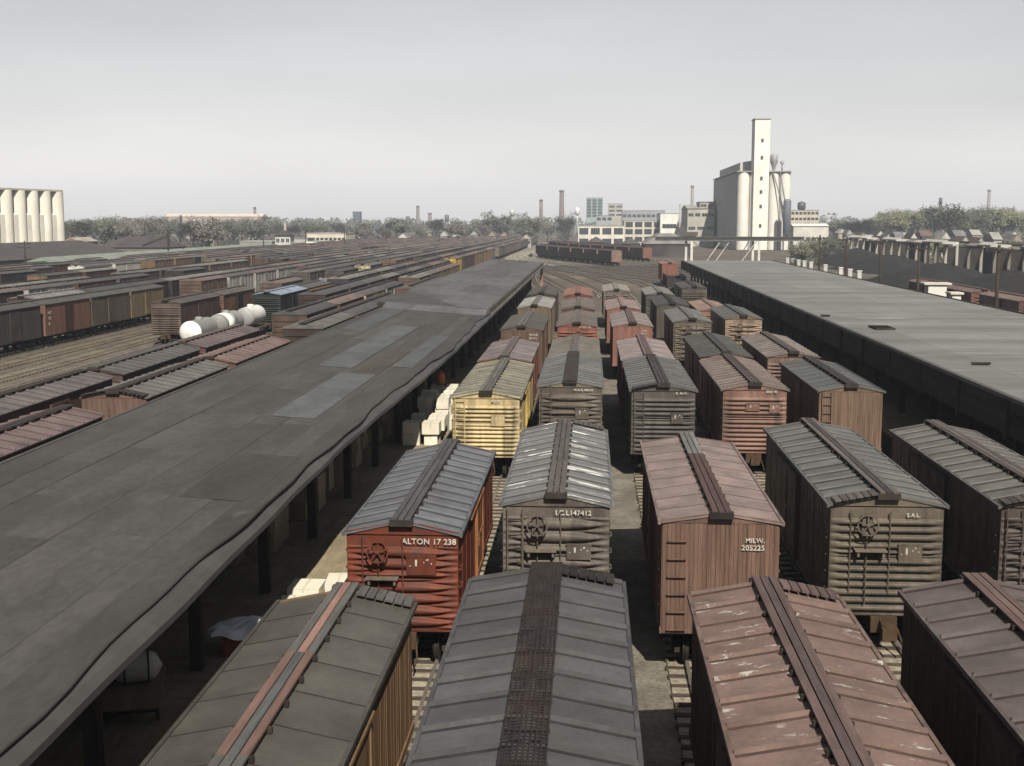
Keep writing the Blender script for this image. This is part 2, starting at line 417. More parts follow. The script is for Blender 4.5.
def truck_parts(root, y, detail):
    if detail > 0:
        def mk():
            m = MB()
            for s in (-1, 1):
                for dy in (-.84, .84): m.tube((s * .7, dy, .42), (s * .84, dy, .42), .42, n=14)
                m.box(s * 1.0 - .09, s * 1.0 + .09, -1.15, 1.15, .38, .62)
            m.box(-1.05, 1.05, -.2, .2, .45, .78)
            return m.mesh('truck', M['iron'])
        link('truck', cached('truck1', mk), root, (0, y, 0)); return
    def wheel():
        m = MB(); m.tube((-.07, 0, 0), (.07, 0, 0), .42, n=20); m.tube((.05, 0, 0), (.1, 0, 0), .46, n=20); m.tube((-.14, 0, 0), (-.06, 0, 0), .1, n=8); return m.mesh('wheel', M['iron'])
    def frame():
        m = MB()
        m.prism([(-1.2, .5), (-1.2, .36), (-.95, .3), (-.5, .22), (.5, .22), (.95, .3), (1.2, .36), (1.2, .5), (.55, .78), (-.55, .78)], -.07, .07, 'x')
        for dy in (-.84, .84): m.box(-.12, .12, dy - .14, dy + .14, .3, .58)
        return m.mesh('side_frame', M['iron'])
    t = link('truck', cached('bolster', lambda: MB().box(-1.0, 1.0, -.22, .22, .4, .8).tube((-.72, -.84, .42), (.72, -.84, .42), .07, n=8).tube((-.72, .84, .42), (.72, .84, .42), .07, n=8).mesh('truck', M['iron'])), root, (0, y, 0))
    for s in (-1, 1):
        link('side_frame', cached('sframe', frame), t, (s * 1.02, 0, 0))
        for dy in (-.84, .84): link('wheel', cached('wheel', wheel), t, (s * .78, dy, .42), (0, 0, 0 if s > 0 else math.pi))
def coupler_mesh():
    def mk():
        m = MB(); m.box(-.12, .12, -.55, .1, .72, .95); m.hexa([(-.14, -.95, .66), (.16, -.95, .66), (.2, -.55, .66), (-.2, -.55, .66)], [(-.14, -.95, 1.0), (.16, -.95, 1.0), (.2, -.55, 1.0), (-.2, -.55, 1.0)])
        m.box(-.24, -.12, -1.02, -.78, .66, 1.0); m.box(-.35, .35, -.12, .02, .6, 1.03)
        m.tube((.35, -.1, .75), (.42, -.45, .45), .025, n=6); m.tube((.42, -.45, .45), (.4, -.7, .38), .025, n=6)
        return m.mesh('coupler', M['rust'])
    return cached('coupler', mk)
def brake_wheel_mesh():
    def mk():
        m = MB(); n = 18; rr = .27
        for i in range(n):
            a, b = 2 * math.pi * i / n, 2 * math.pi * (i + 1) / n
            m.bar((rr * math.cos(a), 0, rr * math.sin(a)), (rr * math.cos(b), 0, rr * math.sin(b)), .035)
        for i in range(5):
            a = 2 * math.pi * i / 5 + .3; m.bar((.03 * math.cos(a), 0, .03 * math.sin(a)), (rr * math.cos(a), -.03, rr * math.sin(a)), .03)
        m.tube((0, .18, 0), (0, -.05, 0), .05, n=8)
        return m.mesh('brake_wheel', M['rust'])
    return cached('bwheel', mk)
def text_mesh(s, size, wide=1.):
    def mk():
        c = bpy.data.curves.new('lettering', 'FONT'); c.body = s; c.size = size; c.align_x = 'LEFT'; c.extrude = .004; c.space_character = 1.05; c.resolution_u = 3; c.offset = size * .018
        o = bpy.data.objects.new('lettering_tmp', c); COL.objects.link(o); bpy.context.view_layer.update()
        me = bpy.data.meshes.new_from_object(o.evaluated_get(bpy.context.evaluated_depsgraph_get())); bpy.data.objects.remove(o); me.materials.clear(); me.materials.append(M['letter']); me.name = 'lettering'
        return me
    return cached(('txt', s, size), mk)
def rung_mesh(w_=.42):
    def mk():
        m = MB(); m.bar((-w_ / 2, -.07, 0), (w_ / 2, -.07, 0), .028); m.bar((-w_ / 2, 0, -.02), (-w_ / 2, -.075, 0), .028); m.bar((w_ / 2, 0, -.02), (w_ / 2, -.075, 0), .028)
        return m.mesh('grab_iron', M['rust'])
    return cached(('rung', w_), mk)

def boxcar(x, yn, L=12.3, label='', group=None, kind='steel', end='dread', roof='rib', body=(.1, .05, .035), rc=(.07, .068, .066), walk=None, walk_kind='plank',
           zr=4.35, W=2.86, detail=0, text=(), ladder='none', brake=None, placard=None, rmat='roof', yaw=0., door=None, rise=.3, lateral=None, endc=None, planks3=3, name='boxcar', grabs=False, fascia=None, cat='boxcar', raw=False):
    "x: track centre; yn: y of the near end of the roof; everything in metres, rail level z=0"
    lab = label
    def mute(c, k):
        if c is None: return None
        g = .5 * c[0] + .35 * c[1] + .15 * c[2]; return tuple((q + (g - q) * k) * .95 for q in c)
    if raw: rc = tuple(q * 1.12 for q in rc)
    else: body, rc, endc = mute(body, .08), tuple(q * 1.12 for q in mute(rc, .05)), mute(endc, .08)
    root = empty(name, (x, yn + L / 2, 0.0), yaw, lab, cat, group)
    zb = 1.05; ze = zr - rise - .06; Wr = W / 2 + .1; Lb = L - .16
    endc = endc or body; walk = walk or [rc] * 3
    dk = tuple(c * .9 for c in body)
    # underframe
    link('underframe', cached(('uf', round(L, 2)), lambda: MB().box(-.35, .35, -L / 2 + .3, L / 2 - .3, .62, 1.02).box(-1.3, 1.3, -L / 2 + .15, L / 2 - .15, .98, 1.07).box(-.9, -.4, -.9, .6, .45, .97).mesh('underframe', M['iron'])), root)
    for s in (-1, 1): truck_parts(root, s * (L / 2 - 1.75), detail)
    # walls
    for s in (-1, 1):
        sw = link('side_wall', side_mesh(kind, Lb, ze - zb), root, (s * W / 2, 0, zb), (0, 0, 0 if s > 0 else math.pi), body)
        dc = door or body
        def dmesh():
            m = MB(); dh = ze - zb - .3
            m.box(0, .06, -.95, .95, .1, dh)
            for q in (.1, .5 * dh, dh - .12): m.box(.06, .085, -.93, .93, q, q + .1)
            m.box(.06, .09, -.95, -.85, .1, dh); m.box(.06, .09, .85, .95, .1, dh)
            m.box(.09, .12, -.8, -.7, 1.0, 1.25)
            return m.mesh('door', M['paint'])
        d = link('door', cached(('door', round(ze - zb, 2)), dmesh), root, (s * (W / 2 + .012), 0, zb), (0, 0, 0 if s > 0 else math.pi), dc)
        if detail == 0:
            link('door_track', cached(('dtrack', kind), lambda: MB().box(.0, .1, -2.9, 1.1, 0, .07).mesh('door_track', M['rust'])), root, (s * (W / 2 + .03), 0, ze - .3), (0, 0, 0 if s > 0 else math.pi), tuple(c * .8 for c in dc))
            link('eave_trim', cached(('eave', round(L, 2)), lambda: MB().box(-.03, .045, -L / 2, L / 2, -.06, .035).mesh('eave_trim', M['paint'])), root, (s * (Wr - .01), 0, ze + .0), (0, 0, 0 if s > 0 else math.pi), tuple(c * .85 for c in rc))
            for k in range(5):
                link('grab_iron', rung_mesh(), root, (s * (W / 2 + .0), -s * (-1) * 0 - (Lb / 2 - .4), zb + .25 + k * .46), (0, 0, R(90) if s > 0 else R(-90)), dk)
    H = ze - zb
    for s in (-1, 1):
        me = {'dread': lambda: end_mesh('dread', W, H), 'rib': lambda: end_mesh('rib', W, H), 'wood': lambda: wood_end(W, H), 'brace': lambda: brace_end(W, H)}[end]()
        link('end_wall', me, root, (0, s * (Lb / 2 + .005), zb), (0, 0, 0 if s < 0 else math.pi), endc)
        # gable fascia
        def fm():
            m = MB(); m.prism([(-Wr + .06, 0), (Wr - .06, 0), (Wr - .06, .05), (0, rise + .03), (-Wr + .06, .05)], -.045, .05); return m.mesh('gable_board', M['paint'])
        link('gable_board', cached(('gable', round(Wr, 2), round(rise, 2)), fm), root, (0, s * (Lb / 2), ze - .015), (0, 0, 0 if s < 0 else math.pi), fascia or endc)
        if detail < 2:
            link('coupler', coupler_mesh(), root, (0, s * Lb / 2, 0), (0, 0, 0 if s < 0 else math.pi), (.07, .045, .025))
    # roof
    if detail == 0:
        n = {'seam': 9}.get(roof, 13); p = L / n
        for i in range(n):
            for s in (-1, 1):
                key = ('panelm', round(p, 3), s, round(Wr, 2), round(rise, 2), roof, rmat)
                me = cached(key, lambda: roof_panel(p, s, Wr, rise, roof).mesh('roof_panel', M[rmat], M['seam']))
                k = rnd.uniform(.88, 1.12)
                link('roof_panel', me, root, (0, -L / 2 + p * (i + .5), zr - .06 + rnd.uniform(-.002, .002)), (0, 0, 0), tuple(c * k for c in rc))
    else:
        n = {'seam': 4}.get(roof, 13); p = L / n
        def rm():
            m = MB()
            for i in range(n):
                for s in (-1, 1):
                    pm = roof_panel(p, s, Wr, rise, roof); y = -L / 2 + p * (i + .5)
                    b0 = len(m.f); m.add([(a, b + y, c) for a, b, c in pm.v], pm.f); m.m[b0:] = pm.m
            return m.mesh('roof', M[rmat], M['seam'])
        link('roof', cached(('roofm', round(L, 2), round(Wr, 2), round(rise, 2), roof, rmat), rm), root, (0, 0, zr - .06), (0, 0, 0), rc)
    # running board
    zw = zr - .06 + .06
    Lw = L + .25
    if walk_kind == 'grate':
        link('running_board', grating(Lw), root, (0, 0, zw), (0, 0, 0), walk[0])
    else:
        secs = 3 if detail == 0 else 1
        for j in range(secs):
            for k in range(planks3):
                wdt = .145 if planks3 == 3 else .22
                c = walk[(k + j * 0) % len(walk)]
                if len(walk) > 3: c = walk[(k + 3 * j) % len(walk)]
                link('plank', plank_mesh(Lw / secs - .012, wdt), root, ((k - (planks3 - 1) / 2) * (wdt + .025), -Lw / 2 + Lw / secs * (j + .5), zw + rnd.uniform(-.004, .004)), (0, 0, rnd.uniform(-.002, .002)), vary(c, .85, 1.15))
        if detail == 0:
            for i in range(13): link('saddle', cached('sad', lambda: MB().box(-.3, .3, -.035, .035, -.09, -.002).mesh('saddle', M['iron'])), root, (0, -L / 2 + .05 + (L - .1) * i / 12, zw))
    if detail < 2:
        for s in (-1, 1):   # dark bracket under the overhanging end of the walkway
            link('walkway_bracket', cached('wbr', lambda: MB().box(-.3, .3, -.1, .05, -.17, -.006).mesh('walkway_bracket', M['iron'])), root, (0, s * Lw / 2 - s * .1, zw), (0, 0, 0 if s < 0 else math.pi))
    # lateral running board planks at a corner
    for (sx, sy) in (lateral or ()):
        for k in range(6):
            xx = .38 + .19 * k
            link('plank', cached('latpl', lambda: MB().box(-.085, .085, -.3, .3, 0, .04).mesh('plank', M['plank'])), root, (sx * xx, sy * (L / 2 - .18), zr - .06 - rise * xx / Wr + .075), (0, sx * math.atan(rise / Wr), 0), vary(walk[0], .7, 1.2))
        link('lateral_support', cached('latsup', lambda: MB().box(-.5, .56, -.04, .04, -.07, -.003).mesh('lateral_support', M['iron'])), root, (sx * .86, sy * (L / 2 - .18), zr - .06 - rise * .86 / Wr + .07), (0, sx * math.atan(rise / Wr), 0))
    yE = -Lb / 2 - .005
    if ladder in ('left', 'both'):
        def lad():
            m = MB()
            for xx in (0, .42): m.bar((xx, -.11, .05), (xx, -.11, H - .02), .035)
            for k in range(7): m.bar((0, -.11, .2 + k * .4), (.42, -.11, .2 + k * .4), .028)
            return m.mesh('ladder', M['rust'])
        link('ladder', cached(('lad', round(H, 2)), lad), root, (-W / 2 + .12, yE, zb), (0, 0, 0), dk)
    if grabs:
        for k in range(6): link('grab_iron', rung_mesh(.46), root, (-W / 2 + .36, yE - .03, zb + .12 + k * .47), (0, 0, 0), dk)
    if brake:
        bx, bz = brake
        bc = tuple(c * .75 for c in endc)
        link('brake_wheel', brake_wheel_mesh(), root, (bx, yE - .28, bz), (R(-12), 0, 0), bc)
        link('brake_gear_box', cached('bgb', lambda: MB().hexa([(-.16, -.16, -.3), (.16, -.16, -.3), (.16, 0, -.3), (-.16, 0, -.3)], [(-.12, -.1, .22), (.12, -.1, .22), (.16, 0, .22), (-.16, 0, .22)]).tube((0, -.12, -.3), (0, -.08, -2.2), .02, n=6).mesh('brake_gear_box', M['rust'])), root, (bx, yE - .06, bz), (0, 0, 0), bc)
        link('brake_step', cached('bst', lambda: MB().box(-.42, .42, -.34, -.03, 0, .04).box(-.36, -.3, -.3, 0, -.14, -.002).box(.3, .36, -.3, 0, -.14, -.002).mesh('brake_step', M['plank'])), root, (bx + .1, yE, bz - .72), (0, 0, 0), (.16, .13, .1))
        for dx in (-.42, .62): link('brake_rod', cached('brod', lambda: MB().tube((0, -.1, -1.9), (0, -.1, .35), .02, n=6).mesh('brake_rod', M['rust'])), root, (bx + dx, yE, bz), (0, 0, 0), bc)
    for pl in (placard or ()):
        pxx, pz, pw, ph = pl
        b = link('placard_board', cached(('plc', pw, ph), lambda: MB().box(-pw / 2, pw / 2, -.13, -.02, -ph / 2, ph / 2).box(-pw / 2 - .02, pw / 2 + .02, -.14, -.1, ph / 2 - .03, ph / 2 + .02).mesh('placard_board', M['sheath'])), root, (pxx, yE, pz), (0, 0, 0), tuple(c * .9 for c in endc))
        def pp():
            m = MB(); rr = random.Random(5)
            for _ in range(5):
                a, c = rr.uniform(-pw * .4, pw * .4), rr.uniform(-ph * .35, ph * .35); m.box(a - .012, a + .012, -.137, -.131, c - .02, c + .02)
            m.box(-.2 * pw, -.2 * pw + .05, -.137, -.131, -.02, ph * .3)
            return m.mesh('paper_scrap', M['letter'])
        link('paper_scrap', cached(('scr', pw, ph), pp), b)
    for t, tx, tz, ts in text:
        link('lettering', text_mesh(t, ts), root, (tx, yE - (.075 if tz < ze - .08 else .065), tz), (R(90), 0, 0), (.6, .6, .55))
    return root

GH = 'boxcars spotted on the house tracks between the sheds'
ROOFG = (.07, .068, .068)
P_ = dict(group=GH)
# --- track beside the left platform
boxcar(-5.0, 12.1, 12.3, 'old wooden boxcar with smooth olive grey roof and a pink plank in its walkway', kind='wood', end='wood', roof='seam', body=(.2, .125, .07), rc=(.066, .062, .053),
       walk=[(.1, .1, .095), (.1, .1, .095), (.1, .1, .095), (.16, .1, .085), (.085, .09, .09), (.16, .1, .085), (.1, .1, .095), (.25, .15, .125), (.1, .1, .095)], lateral=[(1, 1)], zr=4.08, W=2.7, raw=True, **P_)
boxcar(-4.76, 30.3, 11.4, 'bright red-brown steel boxcar lettered ALTON 17 238 with ribbed end and brake wheel', body=(.15, .042, .024), rc=(.115, .12, .135), roof='pan', door=(.3, .13, .06), brake=(-.6, 3.22), rise=.34,
       placard=[(.5, 2.85, .76, .5)], walk=[(.075, .075, .08)] * 3, text=[('ALTON 17 238', .0, 3.4, .21)], lateral=None, zr=4.05, W=2.86, raw=True, **P_)
boxcar(-4.6, 54., 12.8, 'bright yellow steel boxcar beside the sunlit cartons', end='rib', raw=True, W=3., body=(.54, .43, .235), rc=(.19, .18, .145), walk=[(.12, .115, .105)] * 3, placard=[(.55, 2.75, .6, .5)], ladder='left', door=(.6, .43, .12), text=[('M.D.T.', .25, 3.56, .15)], zr=4.12, **P_)
boxcar(-4.7, 67.3, 11., 'rust red wooden boxcar with pale pinkish roof coupled behind the yellow boxcar', kind='wood', end='wood', roof='seam', body=(.17, .06, .042), rc=(.17, .14, .135), walk=[(.12, .1, .1)] * 3, detail=1, zr=4.25, **P_)
boxcar(-4.7, 84.5, 12.4, 'brown outside braced boxcar with dark roof beside the raised end of the felt roof', kind='steel', end='brace', body=(.13, .085, .06), rc=(.075, .072, .066), walk=[(.12, .115, .11)] * 3, detail=1, zr=4.5, text=[('W.A.B.', .55, 3.75, .2), ('87134', .55, 3.5, .2)], **P_)
boxcar(-4.8, 106.4, 12.4, 'tan brown boxcar with pale grey roof on the platform track', kind='steel', end='brace', body=(.16, .12, .085), rc=(.24, .235, .225), walk=[(.14, .13, .125)] * 3, detail=1, zr=4.5, **P_)
boxcar(-4.9, 124.9, 12.4, 'dark brown boxcar at the far end of the platform track', kind='steel', end='rib', body=(.07, .055, .045), rc=(.06, .057, .052), detail=1, zr=4.5, **P_)
# --- second track
boxcar(-.85, 12.5, 12.6, 'dark grey ribbed roof boxcar with black steel grating walkway', body=(.09, .085, .08), rc=(.075, .075, .078), roof='rib', walk=[(.03, .026, .026)], walk_kind='grate', lateral=[(1, 1)], zr=4.4, W=3.06, **P_)
boxcar(-.85, 32.2, 12.2, 'grey steel boxcar with white flaking roof paint and brake wheel on its ribbed end', body=(.135, .112, .092), rc=(.14, .142, .143), roof='pan', rmat='roof_flaked', walk=[(.095, .085, .082)] * 3, brake=(-.5, 3.5), ladder='left',
       placard=[(.62, 2.75, .66, .42)], text=[('I.C.L147412', -.02, 3.76, .19)], lateral=[(1, 1)], rise=.34, zr=4.4, **P_)
boxcar(-.85, 55.9, 12.0, 'brown grey steel boxcar with black grating walkway behind the flaking roofed one', body=(.115, .1, .082), rc=(.12, .125, .13), roof='rib', walk=[(.045, .042, .042)], walk_kind='grate', placard=[(.55, 2.8, .62, .5)], ladder='left', text=[('W.A.B. 88210', .15, 3.86, .15)], endc=(.12, .1, .08), fascia=(.2, .165, .12), zr=4.4, **P_)
boxcar(-.85, 67.9, 12., 'tan roofed boxcar coupled behind the grating walkway boxcar', kind='wood', end='wood', roof='rib', body=(.12, .08, .06), rc=(.145, .135, .115), walk=[(.11, .1, .095)] * 3, detail=1, zr=4.25, **P_)
boxcar(-.9, 89.4, 12.4, 'salmon red steel boxcar with ribbed end and brown roof on the second track', end='rib', body=(.24, .085, .06), rc=(.11, .095, .085), walk=[(.13, .115, .11)] * 3, detail=1, brake=(.1, 3.4), text=[('B. & O. 271', .2, 3.88, .17)], **P_)
boxcar(-1., 106.9, 12.4, 'drab red-brown boxcar behind the salmon red boxcar on the second track', end='rib', body=(.15, .08, .062), rc=(.115, .1, .09), detail=1, **P_)
boxcar(-1.2, 126.9, 12.4, 'faded red boxcar at the far end of the second track', end='rib', body=(.2, .08, .06), rc=(.2, .1, .08), detail=1, **P_)
# --- third track
boxcar(3.62, 12.2, 12.3, 'boxcar with brick red chipped paint roof and three plank walkway', end='wood', kind='wood', body=(.1, .058, .048), rc=(.165, .11, .094), rmat='roof_chipped', roof='rib', walk=[(.12, .085, .08), (.085, .065, .065), (.12, .085, .08)], lateral=[(1, 1)], **P_)
boxcar(3.4, 30.6, 11.5, 'red-brown wooden boxcar lettered MILW. 205225 with vertical board end', kind='wood', end='wood', roof='seam', body=(.17, .1, .072), rc=(.22, .165, .148), walk=[(.09, .058, .055)] * 3 + [(.09, .058, .055)] * 3 + [(.16, .16, .155)] * 3, W=2.94, grabs=True,
       text=[('MILW.', .62, 3.5, .17), ('205225', .52, 3.3, .19)], zr=4.3, rise=.24, **P_)
boxcar(3.4, 55.2, 12., 'dark grey steel boxcar with ribbed end and slate roof beside the long lane', end='rib', body=(.1, .088, .078), rc=(.105, .11, .112), roof='rib', walk=[(.055, .048, .048)] * 3, ladder='left', placard=[(.62, 2.75, .55, .5)], text=[('C. N.W.', .55, 3.84, .15)], lateral=[(-1, -1)], **P_)
boxcar(3.3, 67.6, 11.4, 'faded pink roofed boxcar coupled behind the slate roofed one', kind='wood', end='wood', roof='seam', body=(.2, .09, .075), rc=(.235, .19, .18), walk=[(.14, .1, .1)] * 3, detail=1, **P_)
boxcar(3.2, 89.7, 12.4, 'salmon red boxcar with smooth end and grey pink roof on the third track', kind='wood', end='wood', roof='seam', body=(.25, .12, .09), rc=(.2, .17, .155), walk=[(.12, .085, .08)] * 3, detail=1, text=[('PRR', .7, 3.62, .17), ('56021', .6, 3.42, .17)], **P_)
boxcar(3., 107.1, 12.4, 'pale salmon boxcar with pinkish roof next to the last car on the third track', kind='wood', end='wood', roof='seam', body=(.24, .12, .09), rc=(.24, .17, .155), detail=1, **P_)
boxcar(3., 134.9, 12.4, 'grey boxcar with weathered pale roof at the far end of the third track', end='rib', body=(.16, .13, .11), rc=(.2, .19, .17), detail=1, brake=(-.3, 3.4), **P_)
# --- fourth track
boxcar(8.0, 12.7, 12.3, 'boxcar with dull mauve brown roof in front of the brown grey ribbed boxcar', kind='wood', end='wood', body=(.07, .045, .04), rc=(.105, .085, .083), roof='rib', walk=[(.13, .09, .083)] * 3, **P_)
boxcar(8., 32.4, 12.2, 'big brown grey boxcar with straight ribs, brake step and nailed placard board', end='rib', raw=True, body=(.125, .104, .08), rc=(.1, .102, .097), roof='pan', walk=[(.115, .1, .095), (.06, .055, .055), (.115, .1, .095)], brake=(-.55, 3.6), placard=[(.62, 2.8, .62, .52)], W=2.95,
       lateral=[(-1, -1)], text=[('S.A.L.', .5, 3.8, .15)], zr=4.45, **P_)
boxcar(7.6, 55.8, 11.6, 'dusty red steel boxcar with straight ribbed end and two placard boards', end='rib', body=(.22, .125, .096), rc=(.165, .13, .115), roof='rib', walk=[(.07, .055, .055)] * 3, placard=[(-.1, 3.2, .62, .36), (.9, 3.15, .5, .42)], text=[('ERIE 90', .5, 3.86, .15)], **P_)
boxcar(7.8, 69.5, 12., 'dark roofed boxcar with brake gear behind the dusty red boxcar', end='rib', body=(.15, .115, .088), rc=(.06, .062, .06), roof='rib', brake=(-.4, 3.5), detail=1, text=[('D.&H.', .6, 3.84, .15)], **P_)
boxcar(7.9, 93.8, 12., 'grey roofed boxcar with brake wheel and ladder behind the dark roofed brake gear one', end='dread', body=(.15, .122, .095), rc=(.12, .122, .12), brake=(-.3, 3.5), ladder='left', detail=1, **P_)
boxcar(7.6, 112., 12., 'black roofed tall boxcar between two grey roofed ones', kind='steel', end='wood', body=(.1, .085, .065), rc=(.04, .042, .045), walk=[(.03, .03, .03)] * 3, detail=1, **P_)
boxcar(7.4, 129., 12., 'pale grey roofed boxcar at the far end of the fourth track', end='rib', body=(.1, .09, .08), rc=(.16, .155, .145), detail=1, **P_)
# --- track beside the right hand shed
boxcar(12.6, 32.9, 12.2, 'dark steel boxcar with pale ribbed roof in the shade edge of the right shed', end='dread', body=(.095, .077, .067), rc=(.115, .11, .103), roof='pan', walk=[(.08, .068, .066), (.13, .115, .11), (.08, .068, .066)], ladder='left', lateral=[(-1, -1)], grabs=True, **P_)
boxcar(12.1, 56.6, 11.6, 'brown wooden boxcar with smooth slate roof and end ladder under the right shed fascia', kind='wood', end='wood', roof='seam', body=(.19, .125, .085), rc=(.085, .088, .088), walk=[(.05, .045, .045)] * 3, ladder='left', zr=4.2, **P_)
boxcar(11.6, 69.7, 12., 'pinkish brown roofed boxcar behind the brown wooden one along the right shed', end='rib', body=(.2, .13, .1), rc=(.17, .145, .135), walk=[(.09, .075, .072)] * 3, detail=1, **P_)
boxcar(12.2, 97.2, 12., 'dark roofed boxcar with tan ribbed end and brake wheel along the right shed', end='dread', body=(.26, .19, .13), rc=(.085, .088, .086), brake=(-.3, 3.4), detail=1, **P_)
boxcar(11.5, 112.2, 12., 'small red boxcar with worn orange roof along the right shed', end='rib', body=(.26, .13, .09), rc=(.22, .15, .12), detail=1, zr=3.9, **P_)
boxcar(12.1, 142., 12., 'black boxcar with ribbed end at the far end of the right shed track', end='rib', body=(.1, .085, .07), rc=(.045, .046, .048), detail=1, **P_)

# --- open gondola and red car at the mouth of the right shed track
def gondola(x, yn, L, col, label):
    root = empty('gondola', (x, yn + L / 2, 0), 0, label, 'gondola')
    link('underframe', MB().box(-.35, .35, -L / 2 + .3, L / 2 - .3, .62, 1.02).mesh('underframe', M['iron']), root)
    for s in (-1, 1): truck_parts(root, s * (L / 2 - 1.6), 1)
    link('floor', MB().box(-1.4, 1.4, -L / 2, L / 2, 1.02, 1.12).mesh('floor', M['timber']), root)
    for s in (-1, 1):
        m = MB().box(-.04, .04, -L / 2, L / 2, 1.12, 2.9)
        for i in range(9): yy = -L / 2 + .1 + (L - .2) * i / 8; m.box(.04 if s > 0 else -.12, .12 if s > 0 else -.04, yy - .06, yy + .06, 1.1, 2.9)
        link('side_wall', m.mesh('side_wall', M['paint']), root, (s * 1.42, 0, 0), color=col)
        link('end_wall', MB().box(-1.38, 1.38, -.05, .05, 1.12, 2.45).mesh('end_wall', M['paint']), root, (0, s * (L / 2 - .06), 0), color=col)
    return root
gondola(14.1, 200, 12.5, (.03, .028, .027), 'low black open gondola standing at the corner of the right shed')
boxcar(14.6, 224, 12, 'faded red boxcar behind the low black gondola at the shed corner', end='wood', kind='wood', body=(.24, .1, .075), rc=(.2, .11, .09), detail=1)

# ------------------------------------------------------------------ sheds
def sheet(w_, l_, t=.012):
    return cached(('sheet', round(w_, 2), round(l_, 2)), lambda: MB().box(-w_ / 2, w_ / 2, -l_ / 2, l_ / 2, 0, t).mesh('roofing_sheet', M['felt']))
def left_shed():
    root = empty('freight_shed', (-11, 14, 0), 0, 'long open sided freight shed with patched dark felt roof and wavy torn eave', 'shed')
    off = Vector((11, -14, 0))
    XL, XR, ZL, ZR = -14.8, -7.36, 5.5, 5.03
    Y0, Y1, Y2 = 4., 88., 193.
    sl = (ZR - ZL) / (XR - XL)
    def z(x): return ZL + sl * (x - XL)
    def add(name, me, loc=(0, 0, 0), rot=(0, 0, 0), color=None): return link(name, me, root, Vector(loc) + off, rot, color)
    m = MB(); m.prism([(XL, ZL - .2), (XR - .45, z(XR - .45) - .2), (XR - .45, z(XR - .45)), (XL, ZL)], Y0, Y1); add('roof_deck', m.mesh('roof_deck', M['timber']))
    ang = -math.atan(sl)
    # felt sheets of the near section (strips run lengthwise)
    ns = 7; wd = (XR - .42 - XL) / ns; rr = random.Random(21)
    light = {(5, 62): 1, (5, 70): 1}
    for i in range(ns):
        y = Y0 - rr.uniform(0, 5)
        while y < Y1 - 1:
            l_ = rr.choice([6., 8., 10.]); y1 = min(y + l_, Y1)
            if Y1 - y1 < 2: y1 = Y1
            ya = max(y, Y0)
            cx = XL + wd * (i + .5); cyy = (ya + y1) / 2
            c = rr.uniform(.057, .074); col = (c * 1.05, c, c * .96)
            add('roofing_sheet', sheet(wd + .05, round(y1 - ya, 1), .014), (cx, cyy, z(cx) + .004 + rr.uniform(0, .008) + .004 * (i % 2)), (0, ang, rr.uniform(-.004, .004)), col)
            y = y1
    # tar seams along the laps
    for i in range(1, ns):
        for k in range(7):
            if rr.random() < .45: continue
            x = XL + wd * i + rr.uniform(-.05, .05); add('tar_seam', cached('tars', lambda: MB().box(-.02, .02, -5.9, 5.9, 0, .008).mesh('tar_seam', M['tar'])), (x, Y0 + 6 + 12 * k, z(x) + .026), (0, ang, rr.uniform(-.004, .004)))
    # newer paler patches and one brown one laid over the old felt
    def patch(x0, x1, y0, y1, n, col):
        for k in range(n):
            l_ = (y1 - y0) / n; cx = (x0 + x1) / 2
            add('roofing_sheet', sheet(x1 - x0, round(l_ - .05, 2), .012), (cx, y0 + l_ * (k + .5), z(cx) + .034 + .002 * (k % 2)), (0, ang, rr.uniform(-.006, .006)), vary(col, .9, 1.1, rr))
    PB = (.098, .103, .108)
    patch(-10.5, -9.0, 39.2, 51, 5, PB); patch(-11.9, -10.35, 52.5, 73.5, 7, PB); patch(-10.2, -8.95, 50.8, 60.5, 2, (.066, .06, .05)); patch(-8.85, -7.95, 54, 69, 4, (.088, .092, .096)); patch(-14.3, -12.95, 69, 86, 4, (.086, .09, .094)); patch(-9.6, -8.0, 27.5, 33, 1, (.056, .052, .049))
    # right eave: lower drip strip and the curled felt edge that wanders over it
    def wav(y): return .16 * math.sin(y * .21 + .6) + .1 * math.sin(y * .53) + .06 * math.sin(y * 1.31)
    def bend(y): return -.38 * math.exp(-((y - 37) / 15) ** 2)
    m = MB(); fr = [Y0 + (Y1 - Y0) * i / 90 for i in range(91)]
    for y in fr:
        b = bend(y); m.v += [(XR - .1 + b, y, ZR + .012), (XR + .18 + b, y, ZR - .06), (XR + .31 + b + .02 * math.sin(y), y, ZR - .17), (XR + .31 + b + .02 * math.sin(y), y, ZR - .3), (XR - .1 + b, y, ZR - .36)]
    for i in range(90):
        for k in range(4): a = i * 5 + k; m.f.append([a, a + 1, a + 6, a + 5]); m.m.append(0); m.sm.append(False)
    add('eave_flashing', m.mesh('eave_flashing', M['flash']))
    m = MB()
    for y in fr:
        e = XR + .12 + .6 * wav(y) + bend(y); k = .05 + .05 * max(0, math.sin(y * .21 + 2))
        zz = ZR - .02 - .25 * max(0, e - XR)
        m.v += [(XR - .8, y, z(XR - .8) + .03), (e - .12, y, zz + .05 + k * .6), (e, y, zz + .045 + k), (e + .01, y, zz + .02), (e - .1, y, zz + .01)]
    for i in range(90):
        for k in range(4): a = i * 5 + k; m.f.append([a, a + 1, a + 6, a + 5]); m.m.append(0); m.sm.append(True)
    add('torn_felt_edge', m.mesh('torn_felt_edge', M['felt']), color=(.058, .056, .054))
    m = MB().box(XL - .32, XL - .12, Y0, Y1, ZL - .13, ZL - .04).box(XL - .12, XL, Y0, Y1, ZL - .16, ZL + .05)
    add('gutter', m.mesh('gutter', M['flash']))
    # far section, a little higher, paler gravelled felt
    XL2, XR2, dz = -15.4, -7.35, .32
    sl2 = (ZR - ZL) / (XR2 - XL2); ang2 = -math.atan(sl2)
